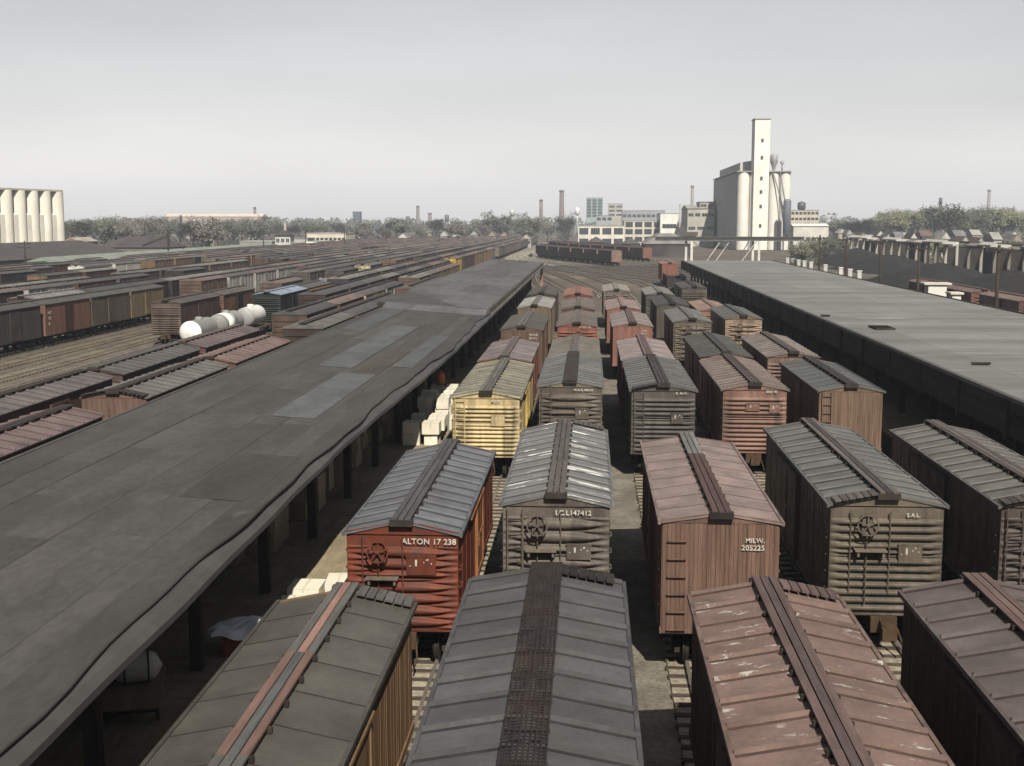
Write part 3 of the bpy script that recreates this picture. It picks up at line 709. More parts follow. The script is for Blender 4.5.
    m = MB(); m.prism([(XL2, ZL + dz - .25), (XR2, ZR + dz - .3), (XR2, ZR + dz), (XL2, ZL + dz)], Y1 + .003, Y2); add('roof_deck', m.mesh('roof_deck', M['timber']))
    ns = 4; wd = (XR2 - XL2) / ns
    for i in range(ns):
        y = Y1
        while y < Y2 - 1:
            l_ = rr.choice([12., 15., 18.]); y1 = min(y + l_, Y2)
            if Y2 - y1 < 4: y1 = Y2
            cx = XL2 + wd * (i + .5); c = rr.uniform(.085, .12) * (.8 if i in (1, 2) and rr.random() < .5 else 1)
            add('roofing_sheet', sheet(wd + .04, round(y1 - y, 1), .014), (cx, (y + y1) / 2, ZL + dz + sl2 * (cx - XL2) + .005 + .005 * (i % 2)), (0, ang2, 0), (c, c * 1.01, c * 1.01)); y = y1
    m = MB(); q = [(XL2 + .05, Y1 + .35), (XR2 - 2.2, Y1 + .35), (XL2 + .05, Y1 + 15)]
    zz = lambda x: ZL + dz + sl2 * (x - XL2)
    m.add([(x, y, zz(x) + .028) for x, y in q] + [(x, y, zz(x) + .04) for x, y in q], [(2, 1, 0), (3, 4, 5), (0, 1, 4, 3), (1, 2, 5, 4), (2, 0, 3, 5)]); add('roofing_sheet', m.mesh('roofing_sheet', M['felt']), color=(.066, .065, .064))
    m = MB().box(XR2 + .003, XR2 + .1, Y1, Y2, ZR + dz - .5, ZR + dz - .02).box(XR2 + .1, XR2 + .3, Y1, Y2, ZR + dz - .62, ZR + dz - .45)
    add('eave_board', m.mesh('eave_board', M['fascia']), color=(.12, .115, .105))
    m = MB().hexa([(XL, Y1 - 1.6, ZL + .02), (XR + .1, Y1 - 2.6, ZR + .02), (XR2, Y1 + .3, ZR + dz - .05), (XL, Y1 + .3, ZL + dz - .05)], [(XL, Y1 - 1.6, ZL + .035), (XR + .1, Y1 - 2.6, ZR + .035), (XR2, Y1 + .3, ZR + dz + .025), (XL, Y1 + .3, ZL + dz + .025)]); add('step_flashing', m.mesh('step_flashing', M['felt']), color=(.11, .113, .118))
    m = MB().box(XR2 - .4, XR2 + .02, Y2 - .6, Y2 - .1, .0, ZR + .0); add('corner_post', m.mesh('corner_post', M['fascia']), color=(.3, .17, .14))
    # posts with brackets, added back wall, dark beam
    def post():
        m = MB().box(-.14, .14, -.14, .14, 0, 3.7); m.bar((.1, 0, 2.6), (1.0, 0, 3.62), .12); m.bar((0, .1, 2.6), (0, 1.0, 3.6), .12); m.bar((0, -.1, 2.6), (0, -1.0, 3.6), .12)
        return m.mesh('post', M['timber'])
    pm = post(); y = 9.
    while y < Y2:
        add('post', pm, (-9.1, y, 1.2)); y += 6.
    add('back_wall', MB().box(-14.6, -14.4, Y0, Y2, 1.2, 5.2).mesh('back_wall', M['timber']))  # unseen wall, added to keep sky light out of the shed
    add('eave_beam', MB().box(-9.25, -8.95, Y0, Y2, 4.55, 4.78).mesh('eave_beam', M['timber']))
    return root
left_shed()
dk = empty('loading_platform', (-10.5, 14, 0), 0, 'timber loading platform along the tracks under the left shed', 'platform')
m = MB(); rr = random.Random(2)
m.box(-14.5, -6.5, 4, 192, .2, 1.1)
link('platform_base', m.mesh('platform_base', M['timber']), dk, (10.5, -14, 0))
for i in range(94):
    y0 = 4 + 2 * i
    link('deck_board', cached('dkb', lambda: (lambda m: [m.box(-8.1, 0, .25 * k + .006, .25 * k + .244, 0, .06 + .006 * (k % 2)) for k in range(8)] and m)(MB()).mesh('deck_board', M['dock'])), dk, (10.5 - 6.42, y0 - 14, 1.12), color=vary((.235, .2, .135), .8, 1.15, rr))

def right_shed():
    X0, X1, Z, Y0, Y1 = 15.75, 31., 5.05, 28., 211.
    root = empty('freight_shed', (23, 30, 0), 0, 'long freight shed with flat pale grey gravel roof and dark boarded fascia', 'shed')
    off = Vector((-23, -30, 0))
    def add(name, me, loc=(0, 0, 0), rot=(0, 0, 0), color=None): return link(name, me, root, Vector(loc) + off, rot, color)
    add('roof_deck', MB().box(X0, X1, Y0, Y1, Z - .3, Z).mesh('roof_deck', M['timber']))
    n = 6; wd = (X1 - X0) / n; rr = random.Random(8)
    for i in range(n):
        y = Y0
        while y < Y1 - 1:
            y1 = min(y + rr.choice([14., 18., 22.]), Y1)
            if Y1 - y1 < 5: y1 = Y1
            c = rr.uniform(.165, .195)
            me = cached(('grit', round(y1 - y, 1)), lambda: MB().box(-wd / 2 - .02, wd / 2 + .02, -(y1 - y) / 2, (y1 - y) / 2, 0, .015).mesh('roofing_sheet', M['grit']))
            add('roofing_sheet', me, (X0 + wd * (i + .5), (y + y1) / 2, Z + .004 + .005 * (i % 2)), (0, 0, 0), (c, c * 1.02, c * .985)); y = y1
    # fascia boards (three rows) with dividers
    y = Y0; k = 0
    while y < Y1:
        l_ = min(6.1, Y1 - y)
        for j in range(3):
            add('fascia_board', cached(('fb', round(l_, 1)), lambda: MB().box(-.05, 0, .02, l_ - .02, 0, .42).mesh('fascia_board', M['fascia'])), (X0 - .004 - .012 * (j % 2), y, Z - .06 - .44 * (j + 1)), color=vary((.034, .029, .028), .75, 1.2, rr))
        add('fascia_strip', cached('fst', lambda: MB().box(-.14, 0, -.14, .14, -1.55, .0).mesh('fascia_strip', M['timber'])), (X0 - .002, y, Z - .02)); y += 6.1
    add('edge_curb', MB().box(X0 - .1, X0 + .12, Y0, Y1, Z - .06, Z + .09).mesh('edge_curb', M['flash']))
    add('edge_curb', MB().box(X1 - .12, X1 + .1, Y0, Y1, Z - .2, Z + .09).mesh('edge_curb', M['timber']))
    for i in range(30):
        add('post', cached('rpost', lambda: MB().box(-.15, .15, -.15, .15, 0, 3.55).mesh('post', M['timber'])), (17.2, Y0 + 3 + 6.1 * i, 1.2))
    add('back_wall', MB().box(X1 - .8, X1 - .6, Y0, Y1, 0, 4.8).mesh('back_wall', M['timber']))
    return root
right_shed()
d2 = empty('loading_platform', (20, 30, 0), 0, 'timber loading platform in deep shade under the right shed', 'platform')
link('platform_base', MB().box(14.9, 30, 28, 210, .1, 1.1).mesh('platform_base', M['timber']), d2, (-20, -30, 0))
link('deck_board', MB().box(14.8, 30.1, 28, 210, 1.103, 1.2).mesh('deck_board', M['dock']), d2, (-20, -30, 0), color=(.2, .17, .12))
def grille(x, y, label):
    g = empty('roof_grille', (x, y, 5.085), 0, label, 'grille'); g.scale = (.7, 1.1, 1)
    link('frame', MB().box(-.75, .75, -.95, -.85, 0, .1).box(-.75, .75, .85, .95, 0, .1).box(-.85, -.75, -.95, .95, 0, .1).box(.75, .85, -.95, .95, 0, .1).mesh('frame', M['timber']), g)
    for k in range(5):
        link('bar', cached('gbar', lambda: MB().box(-.05, .05, -.84, .84, .0, .12).mesh('bar', M['timber'])), g, (-.6 + .3 * k, 0, 0))
grille(18.05, 76.5, 'small barred grille lying open on the pale gravel roof')
def hatch(x, y, sx, sy, label):
    g = empty('roof_hatch', (x, y, 5.085), 0, label, 'hatch')
    link('lid', MB().box(-sx, sx, -sy, sy, .04, .12).mesh('lid', M['timber']), g); link('curb', MB().box(-sx + .05, sx - .05, -sy + .05, sy - .05, 0, .04).mesh('curb', M['flash']), g)
hatch(18.0, 57., .42, .1, 'thin dark hatch lid flat on the pale roof near its edge')
hatch(16.4, 86., .3, .2, 'small dark hatch lid near the fascia far along the pale roof')

# ------------------------------------------------------------------ freight on the left platform
def carton(x, y, z, sx, sy, sz, rz, col, label, group):
    g = empty('carton', (x, y, z), rz, label, 'carton', group)
    link('box', cached(('ct', sx, sy, sz), lambda: MB().box(-sx / 2, sx / 2, -sy / 2, sy / 2, 0, sz).mesh('box', M['card'])), g, color=col)
    link('lid_flap', cached(('cf', sx, sy, sz), lambda: MB().box(-sx / 2 - .004, -.006, -sy / 2 - .004, sy / 2 + .004, sz + .001, sz + .012).box(.006, sx / 2 + .004, -sy / 2 - .004, sy / 2 + .004, sz + .001, sz + .012).mesh('lid_flap', M['card'])), g, color=tuple(c * .95 for c in col))
    link('tape', cached(('tp', sx, sy, sz), lambda: MB().box(-.03, .03, -sy / 2 - .006, sy / 2 + .006, sz + .0125, sz + .015).box(-.03, .03, -sy / 2 - .006, -sy / 2 - .003, sz * .6, sz + .0125).mesh('tape', M['card'])), g, color=tuple(c * .75 for c in col))
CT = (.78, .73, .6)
rr = random.Random(14)
for i, (y, hts) in enumerate([(56.5, 2), (57.6, 2), (58.7, 2), (59.8, 2), (60.9, 3), (62., 3), (63.2, 3), (64.4, 3), (65.6, 3)]):
    for j, xx in enumerate((-8.25, -7.35)):
        for k in range(hts - (0 if j else (i % 2))):
            sz = .52
            carton(xx + rr.uniform(-.1, .1), y + rr.uniform(-.06, .06), 1.19 + k * (sz + .018), rr.choice([.62, .7, .8]), rr.choice([.7, .85, .95]), sz, rr.uniform(-.06, .06), vary(CT, .85, 1.1, rr), 'pale cream carton in the sunlit stack beside the yellow boxcar', 'cream cartons stacked on the left platform')
keg = empty('keg', (-8.05, 65.6, 1.19 + 3 * .538), 0, 'bright orange keg standing on top of the cream cartons', 'keg')
m = MB(); m.lathe((0, 0, 0), [(0, 0), (.2, 0), (.24, .2), (.24, .42), (.2, .6), (.0, .6)], 14); link('barrel', m.mesh('barrel', M['metal']), keg, color=(.75, .2, .05))
link('lid', MB().tube((0, 0, .601), (0, 0, .66), .18, n=14).tube((0, 0, .66), (0, 0, .8), .07, n=8).mesh('lid', M['metal']), keg, color=(.6, .17, .05))
for i, (x, y, sx, sy, sz) in enumerate([(-7.95, 33.2, .9, 1.0, .2), (-7.1, 33.6, .7, 1.1, .26), (-8.0, 31.9, .7, .8, .16)]):
    carton(x, y, 1.19, sx, sy, sz, .1 * i, tuple(c * 1.0 for c in CT), ['flat cream carton lying open on the sunny platform edge', 'taller cream carton against the red-brown boxcar corner', 'low cream carton half behind the wooden boxcar roof'][i], None)
# dim stacks inside the shed
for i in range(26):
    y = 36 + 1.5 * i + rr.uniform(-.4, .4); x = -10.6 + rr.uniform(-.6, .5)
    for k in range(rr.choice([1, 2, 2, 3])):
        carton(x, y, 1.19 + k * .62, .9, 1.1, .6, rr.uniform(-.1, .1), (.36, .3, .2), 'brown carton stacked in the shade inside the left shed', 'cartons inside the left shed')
def hand_cart(x, y, rz, label):
    g = empty('hand_cart', (x, y, 1.19), rz, label, 'cart')
    link('bed', MB().box(-.6, .6, -1.1, 1.1, .42, .5).box(-.6, .6, -1.1, -1.04, .5, .56).mesh('bed', M['dock']), g, color=(.2, .16, .11))
    for sx in (-1, 1):
        for sy in (-.7, .7): link('wheel', cached('cw', lambda: MB().tube((-.04, 0, 0), (.04, 0, 0), .2, n=12).mesh('wheel', M['iron'])), g, (sx * .5, sy, .2))
    link('axle', MB().tube((-.5, -.7, .2), (.5, -.7, .2), .03, n=6).tube((-.5, .7, .2), (.5, .7, .2), .03, n=6).box(-.05, .05, -.75, .75, .2, .42).mesh('axle', M['iron']), g)
hand_cart(-9.7, 24.6, .3, 'low wooden hand cart in the shade carrying a wrapped bundle')
b = empty('bundle', (-9.75, 24.9, 1.69), .35, 'white cloth bundle tied with cord on the hand cart', 'bundle')
m = MB(); pr = []
for i in range(9):
    t = i / 8; pr.append((.34 * (1 - abs(2 * t - 1) ** 3.2) ** .6 * (1 + .05 * math.sin(9 * t)), -.55 + 1.1 * t))
m.lathe((0, 0, 0), pr, 16); link('wrap', m.mesh('wrap', M['cloth']), b, (0, 0, .33), (0, R(90), 0), (.5, .48, .44))
for t in (-.25, .25): link('cord', cached('cord', lambda: MB().lathe((0, 0, 0), [(.33, -.02), (.36, 0), (.33, .02)], 16).mesh('cord', M['timber'])), b, (t, 0, .33), (0, R(90), 0))
# white tarpaulin thrown over a crate at the platform edge
tp = empty('tarpaulin', (-8.45, 28.3, 1.08), .25, 'crumpled white tarpaulin lying over red crate at the platform edge', 'tarpaulin')
m = MB(); n = 14
for j in range(n + 1):
    for i in range(n + 1):
        u, v = i / n * 2 - 1, j / n * 2 - 1; e = max(abs(u), abs(v))
        m.v.append((u * .72 + .05 * math.sin(5 * v), v * .5 + .05 * math.sin(6 * u), .78 + .07 * math.sin(4 * u + 2 * v) + .04 * math.sin(9 * v - 3 * u) - (.16 * max(0, e - .75) / .25) + .12 * max(0, u)))
for j in range(n):
    for i in range(n): a = j * (n + 1) + i; m.f.append([a, a + 1, a + n + 2, a + n + 1]); m.m.append(0); m.sm.append(True)
link('sheet', m.mesh('sheet', M['cloth']), tp, color=(.66, .68, .74))
cr = empty('crate', (-8.45, 28.3, 1.19), .25, 'dull red crate under the white tarpaulin', 'crate')
link('body', MB().box(-.4, .4, -.38, .38, 0, .42).mesh('body', M['sheath']), cr, color=(.2, .06, .04)); link('lid', MB().box(-.42, .42, -.4, .4, .421, .46).mesh('lid', M['sheath']), cr, color=(.2, .06, .04))

# ------------------------------------------------------------------ the crowded yard on the left
def yard_roof_mat():
    m = bpy.data.materials.new('yard_roof'); m.use_nodes = True; n = m.node_tree; L = n.links.new; p = n.nodes['Principled BSDF']; p.inputs['Roughness'].default_value = .7
    oi = n.nodes.new('ShaderNodeObjectInfo'); cr_ = n.nodes.new('ShaderNodeValToRGB'); cr_.color_ramp.interpolation = 'CONSTANT'
    cols = [(.075, .07, .068), (.12, .085, .075), (.06, .055, .055), (.1, .095, .088), (.14, .1, .088), (.05, .048, .048), (.15, .14, .125)]
    e = cr_.color_ramp.elements
    while len(e) < len(cols): e.new(.5)
    for i, c in enumerate(cols): e[i].position = i / len(cols); e[i].color = (*c, 1)
    L(oi.outputs['Random'], cr_.inputs[0]); g = n.nodes.new('ShaderNodeTexCoord'); t = n.nodes.new('ShaderNodeTexNoise'); t.inputs['Scale'].default_value = 1.3; t.inputs['Detail'].default_value = 5; L(g.outputs['Object'], t.inputs['Vector'])
    r = n.nodes.new('ShaderNodeMapRange'); L(t.outputs['Fac'], r.inputs[0]); r.inputs[1].default_value = .3; r.inputs[2].default_value = .7; r.inputs[3].default_value = .4; r.inputs[4].default_value = .75
    s = n.nodes.new('ShaderNodeVectorMath'); s.operation = 'SCALE'; L(cr_.outputs[0], s.inputs[0]); L(r.outputs[0], s.inputs['Scale']); L(s.outputs[0], p.inputs['Base Color']); return m
M['yroof'] = yard_roof_mat()
def island_mat():
    m = bpy.data.materials.new('distant_cars'); m.use_nodes = True; n = m.node_tree; L = n.links.new; p = n.nodes['Principled BSDF']; p.inputs['Roughness'].default_value = .8
    g = n.nodes.new('ShaderNodeNewGeometry'); cr_ = n.nodes.new('ShaderNodeValToRGB'); cr_.color_ramp.interpolation = 'CONSTANT'
    cols = [(.045, .027, .022), (.035, .027, .024), (.06, .036, .029), (.026, .024, .023), (.07, .055, .04), (.045, .034, .029), (.055, .048, .042), (.075, .045, .034)]
    e = cr_.color_ramp.elements
    while len(e) < len(cols): e.new(.5)
    for i, c in enumerate(cols): e[i].position = i / len(cols); e[i].color = (*c, 1)
    L(g.outputs['Random Per Island'], cr_.inputs[0]); L(cr_.outputs[0], p.inputs['Base Color']); return m
M['islands'] = island_mat()
def simple_car(m, L, detail=True, one=False):
    "low detail boxcar into an MB: material slots 0 paint, 1 roof, 2 iron"
    W, zr, ze = 2.86, 4.3, 3.94
    m.cur = 0; m.box(-W / 2, W / 2, -L / 2, L / 2, 1.05, ze)
    if detail:
        for s in (-1, 1):
            m.box(s * W / 2 + (0 if s > 0 else -.07), s * W / 2 + (.07 if s > 0 else 0), -.95, .95, 1.12, ze - .22)
            for i in range(9):
                y = -L / 2 + .08 + (L - .16) * i / 8
                if abs(y) > 1: m.box(s * W / 2 + (0 if s > 0 else -.05), s * W / 2 + (.05 if s > 0 else 0), y - .06, y + .06, 1.1, ze - .05)
            for i in range(6): z = 1.2 + .44 * i; m.box(-W / 2 + .15, W / 2 - .15, s * L / 2 + (0 if s > 0 else -.06), s * L / 2 + (.06 if s > 0 else 0), z, z + .24)
    m.cur = 0 if one else 1
    m.prism([(-W / 2 - .1, ze + .004), (W / 2 + .1, ze + .004), (W / 2 + .1, ze + .04), (0, zr), (-W / 2 - .1, ze + .04)], -L / 2 - .05, L / 2 + .05)
    if detail:
        for i in range(12):
            y = -L / 2 + .3 + (L - .6) * i / 11
            for s in (-1, 1):
                a, b = (.3, zr - .07), (W / 2 + .08, ze + .06)
                q = [(s * a[0], y - .05, a[1]), (s * b[0], y - .05, b[1]), (s * b[0], y + .05, b[1]), (s * a[0], y + .05, a[1])]
                h = [(x_, y_, z_ + .05) for x_, y_, z_ in q]
                if s < 0: q = [q[i_] for i_ in (1, 0, 3, 2)]; h = [h[i_] for i_ in (1, 0, 3, 2)]
                m.hexa(q, h)
    m.cur = 0 if one else 2
    m.box(-.28, .28, -L / 2 - .15, L / 2 + .15, zr + .03, zr + .08)
    m.box(-1.2, 1.2, -L / 2 + .8, -L / 2 + 2.8, .12, 1.03); m.box(-1.2, 1.2, L / 2 - 2.8, L / 2 - .8, .12, 1.03); m.box(-.3, .3, -L / 2 - .5, L / 2 + .5, .7, 1.0)
    m.cur = 0
SIMPLE = {}
for L_ in (11.4, 12.4):
    m = MB(); simple_car(m, L_); SIMPLE[L_] = m.mesh('yard_boxcar', M['paint'], M['yroof'], M['iron'])
PAL = [('dark brown', (.055, .038, .032)), ('rusty red-brown', (.13, .058, .042)), ('dull brown', (.1, .066, .05)), ('charcoal', (.042, .038, .036)), ('maroon', (.09, .042, .036)), ('tan brown', (.16, .115, .075)), ('grey-brown', (.1, .085, .072)), ('buff', (.3, .23, .14)), ('orange-brown', (.16, .1, .06)), ('light grey', (.3, .29, .27))]
GY = 'boxcars standing in the crowded yard left of the felt roof'
def proj(p):
    d = Vector(p) - Vector((0, 0, CH)); fw = Vector((-math.sin(PSI) * math.cos(TH), math.cos(PSI) * math.cos(TH), -math.sin(TH))); rt = Vector((math.cos(PSI), math.sin(PSI), 0)); up = rt.cross(fw)
    z = d.dot(fw); return (CX + F * d.dot(rt) / z, CY - F * d.dot(up) / z, z)
slots = []
rr = random.Random(33)
NEARROW = {-16.8: 26, -20.7: 34.5, -24.9: 46.5, -29.4: 128, -34: 150, -40: 126, -44.2: 185, -48: 205, -52: 78}
for xi, x in enumerate(YARD):
    y = NEARROW.get(x, 118 + 3.7 * (xi % 5)); prev = None
    while y < {-16.8: 120, -20.7: 165, -24.9: 215}.get(x, 655):
        L_ = rr.choice([11.4, 12.4])
        gap = .03 if x > -58 else (.12 if y > 240 else {-60.8: 1., -65.2: .5, -69.6: .25, -74: 1., -79: .1 if y < 196 else 1., -83.5: 1., -88: .6 if y < 200 else .1, -92.5: .5}.get(x, .35))
        if rr.random() < gap: y += L_ + 1.2; continue
        prev = prev if (prev is not None and rr.random() < .3) else rr.choice([0, 0, 1, 1, 2, 2, 3, 3, 4, 4, 5, 6, 6, 7, 8, 9])
        slots.append((x, y + L_ / 2, L_, prev)); y += L_ + 1.2
SPECIAL = []   # (x, y0, y1) kept free for particular cars
def reserve(x, y0, y1):
    global slots
    slots = [s for s in slots if not (abs(s[0] - x) < 1 and s[1] + s[2] / 2 > y0 - .8 and s[1] - s[2] / 2 < y1 + .8)]
YR = lambda **k: dict(group=None, detail=1, **k)
def yardcar(x, yn, L, label, **k):
    reserve(x, yn, yn + L); return boxcar(x, yn, L, label, detail=1, **k)
# particular cars one can pick out
yardcar(-16.8, 33, 12.4, 'boxcar whose pale blue-grey slatted roof shows past the shed gutter', rc=(.19, .2, .21), body=(.1, .06, .05))
yardcar(-20.7, 34.6, 12.2, 'mauve roofed boxcar close behind the shed gutter', rc=(.14, .1, .1), body=(.13, .07, .055), walk=[(.05, .04, .04)] * 3)
yardcar(-20.7, 51.5, 12.2, 'brown plank-ended wooden boxcar with dark lateral boards behind the shed gutter', kind='wood', end='wood', rc=(.13, .125, .12), body=(.16, .1, .075), walk=[(.05, .042, .04)] * 3, lateral=[(-1, -1), (1, -1)])
yardcar(-20.7, 65, 12.2, 'pinkish roofed boxcar behind the plank-ended one at the gutter', rc=(.17, .12, .11), body=(.17, .08, .06))
o = yardcar(-24.9, 46, 12.4, 'grey-mauve roofed boxcar with white lettering on its red-brown side', rc=(.12, .105, .105), body=(.12, .062, .05), walk=[(.05, .04, .038)] * 3)
link('lettering', text_mesh('N', 1.3), o, (1.5, 1.0, 1.9), (R(90), 0, R(90))); link('lettering', text_mesh('R.F.', .6), o, (1.5, -3.6, 2.4), (R(90), 0, R(90)))
yardcar(-24.9, 59.6, 12.4, 'dark roofed boxcar coupled behind the white lettered one', rc=(.095, .09, .09), body=(.09, .06, .05))
yardcar(-24.9, 73, 12.4, 'mauve brown roofed boxcar, next beyond the dark roofed one', rc=(.13, .1, .098), body=(.12, .06, .05))
yardcar(-40, 113, 12.4, 'dark maroon steel boxcar with ribbed end beside the white tank car', body=(.085, .05, .042), endc=(.12, .09, .07), rc=(.085, .078, .075), end='rib')
yardcar(-40, 126.6, 12.4, 'brown boxcar with doorway shade painted on its door behind the maroon ribbed one', body=(.16, .085, .06), rc=(.1, .09, .085), door=(.02, .018, .016))  # near-black door colour stands in for shade inside an open doorway
for i, (yn, c, lab) in enumerate([(99.2, (.075, .062, .055), 'charcoal brown boxcar beside the empty tracks at the yard edge'), (110.4, (.19, .1, .07), 'rust red wooden boxcar with dark door and white lettering beside the empty tracks'), (121.2, (.11, .09, .07), 'drab brown wooden boxcar beside the empty tracks'), (132, (.19, .145, .085), 'tan wooden boxcar beside the empty tracks'), (88, (.06, .05, .045), 'blackened boxcar coupled before the charcoal brown one beside the empty tracks')]):
    o = yardcar(-52, yn, 10.4, lab, kind='wood', end='wood', body=c, rc=(.085, .082, .08), door=tuple(q * (.35 if i == 1 else .9) for q in c))
    if i == 1:
        for k, t in enumerate(('MKT', '701', '26')): link('lettering', text_mesh(t, .42), o, (1.47, -4.6, 3.0 - k * .5), (R(90), 0, R(90)))
reserve(-56.4, 118, 131)
o = yardcar(-56.4, 118, 12.2, 'boxcar with bright yellow letterboard under its pale roof edge', body=(.08, .05, .045), rc=(.2, .19, .19))
link('letterboard', MB().box(0, .04, -6, 6, 3.35, 3.95).mesh('letterboard', M['metal']), o, (1.47, 0, 0), color=(.62, .38, .04))
for yn, lab in ((205, 'white refrigerator car with black hardware'), (219, 'off-white refrigerator car coupled to the whiter one')):
    yardcar(-88, yn, 12.6, lab, body=(.66, .64, .58) if yn < 210 else (.52, .5, .45), rc=(.1, .1, .1), kind='wood', end='wood', cat='reefer', name='refrigerator_car')
yardcar(-34, 127, 12.4, 'black-green boxcar with bluish roof behind the white tank cars', body=(.025, .032, .026), rc=(.24, .29, .38), end='rib')
o = yardcar(-34, 140.4, 11.5, 'slatted wooden stock car with orange-brown boards', body=(.06, .045, .035), rc=(.09, .085, .085), kind='wood', end='wood', name='stock_car', cat='stock car')
for s in (1,):
    for k in range(16):
        link('slat', cached('slat', lambda: MB().box(0, .05, -.22, .22, 1.15, 3.8).mesh('slat', M['sheath'])), o, (1.47, -5.3 + .7 * k, 0), color=(.42, .22, .08))
yardcar(-29.4, 255, 12.4, 'bright yellow boxcar in the long string by the felt roof', body=(.5, .33, .06), rc=(.12, .1, .08))
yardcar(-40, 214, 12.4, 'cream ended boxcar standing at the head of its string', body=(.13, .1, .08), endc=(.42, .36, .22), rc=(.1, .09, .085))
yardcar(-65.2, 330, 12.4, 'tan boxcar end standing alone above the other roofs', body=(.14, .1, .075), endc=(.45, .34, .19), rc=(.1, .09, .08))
for k, c in enumerate([(.36, .25, .12), (.24, .12, .085), (.2, .115, .09), (.15, .08, .06)]):
    yardcar(-56.4, 372 + 13.4 * k, 12.2, ['ochre', 'salmon', 'dusty rose', 'dark red'][k] + ' sided boxcar in the short string before the dark trees', body=c, rc=(.14, .11, .1))
def tank_car(x, yn, L, label, c1, c2, hc, band, rad=.98):
    reserve(x, yn, yn + L)
    root = empty('tank_car', (x, yn + L / 2, 0), 0, label, 'tank car', 'tank cars beside the maroon boxcar')
    zc = 1.2 + rad; e = L / 2 - .25
    link('tank', MB().lathe((0, 0, 0), [(rad, -e + .35), (rad, e - .35)], 28).mesh('tank', M['metal']), root, (0, 0, zc), (R(90), 0, 0), c1)
    for s in (-1, 1): link('tank_head', cached('thead', lambda: MB().lathe((0, 0, 0), [(rad, 0), (rad * .93, .16), (rad * .66, .29), (0, .35)], 28).mesh('tank_head', M['metal'])), root, (0, s * (e - .35), zc), (R(90) if s < 0 else R(-90), 0, 0), hc)
    if band: link('band', MB().lathe((0, 0, 0), [(rad + .004, band[0]), (rad + .014, band[0]), (rad + .014, band[1]), (rad + .004, band[1])], 28).mesh('band', M['metal']), root, (0, 0, zc), (R(90), 0, 0), c2)
    link('dome', cached('tdome', lambda: MB().lathe((0, 0, 0), [(.34, 0), (.34, .26), (.26, .32), (0, .34)], 16).mesh('dome', M['metal'])), root, (0, 0, zc + rad - .12), color=c1)
    link('underframe', MB().box(-.3, .3, -L / 2, L / 2, .7, 1.0).box(-1.2, 1.2, -L / 2, -L / 2 + .5, .95, 1.1).box(-1.2, 1.2, L / 2 - .5, L / 2, .95, 1.1).mesh('underframe', M['iron']), root)
    for s in (-1, 1):
        truck_parts(root, s * (L / 2 - 1.5), 1)
        link('running_board', cached(('trb', L), lambda: MB().box(-.18, .18, -L / 2, L / 2, 1.12, 1.18).mesh('running_board', M['plank'])), root, (s * 1.25, 0, 0), color=(.08, .07, .065))
    return root
WT = (.85, .84, .8)
tank_car(-34.2, 102, 5.9, 'grey tank car with bright white rounded end', (.22, .225, .21), WT, WT, None)
tank_car(-34.2, 109.8, 6.4, 'grey tank car with broad bright white band', (.25, .255, .245), WT, (.2, .2, .19), (-.6, 2.2))
tank_car(-34.2, 118.6, 5.6, 'short white tank car before the black-green boxcar', (.7, .69, .66), WT, (.3, .3, .3), None)
tank_car(-40, 176, 8.6, 'dark grey tank car with pale ends deep in the yard', (.14, .145, .15), WT, (.4, .42, .42), None)
# the rest of the yard: the ones that show largest singly, what is left as one mass
vis = []
for s in slots:
    q = proj((s[0], s[1], 3)); 
    if -30 < q[0] < 1060: vis.append((q[2], s))
vis.sort()
LAB = {}
ROWNAME = {-16.8: 'against the shed gutter', -20.7: 'in the row second from the shed gutter', -24.9: 'in the row third from the shed gutter', -29.4: 'in the row beside the tank cars', -34: 'in the row behind the tank cars', -40: 'in the row of the maroon ribbed boxcar',
           -44.2: 'on the tracks that run empty at their near end', -48: 'on the tracks that run empty at their near end', -52: 'in the row edging the empty tracks', -56.4: 'in the row of the yellow letterboard car'}
NBIG = 205
for dist, (x, y, L_, pi) in vis[:NBIG]:
    nm, c = PAL[pi]; o = link('boxcar', SIMPLE[L_], None, (x, y, 0), (0, 0, 0 if rr.random() < .5 else math.pi), vary(c, .8, 1.25, rr))
    where = ROWNAME.get(x, 'in the packed rows between the yellow letterboard car and the green warehouse')
    tag(o, nm + ' boxcar ' + where, 'boxcar', GY + ', ' + nm + ' ' + where)
m = MB()
for dist, (x, y, L_, pi) in vis[NBIG:]:
    t = MB(); simple_car(t, L_, False, True); m.add([(a + x, b + y, c) for a, b, c in t.v], t.f)
tag(link('distant_boxcars', m.mesh('distant_boxcars', M['islands'])), 'mass of brown boxcars filling the far end of the yard', 'boxcars', None, 'stuff')
# strings of boxcars standing on the curved leads
ang = math.atan(-SL)
def string(x0, y0, n, label, group, c, endc):
    for k in range(n):
        yy = y0 + (13.3 * k + 6.2) * math.cos(ang); xx = x0 - (13.3 * k + 6.2) * math.sin(ang)
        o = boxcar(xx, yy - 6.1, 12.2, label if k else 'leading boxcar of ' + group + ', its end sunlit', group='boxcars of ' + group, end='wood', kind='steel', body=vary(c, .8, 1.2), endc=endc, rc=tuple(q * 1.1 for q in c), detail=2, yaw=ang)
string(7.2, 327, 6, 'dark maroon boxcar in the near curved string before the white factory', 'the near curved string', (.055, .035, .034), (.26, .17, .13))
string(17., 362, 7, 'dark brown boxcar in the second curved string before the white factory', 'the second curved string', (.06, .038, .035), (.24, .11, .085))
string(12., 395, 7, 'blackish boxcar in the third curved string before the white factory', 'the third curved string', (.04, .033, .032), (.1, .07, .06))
boxcar(-15.2, 404, 12.2, 'boxcar with red sunlit end left of the near curved string', end='wood', body=(.05, .04, .04), endc=(.26, .1, .075), rc=(.07, .06, .06), detail=2, yaw=ang)
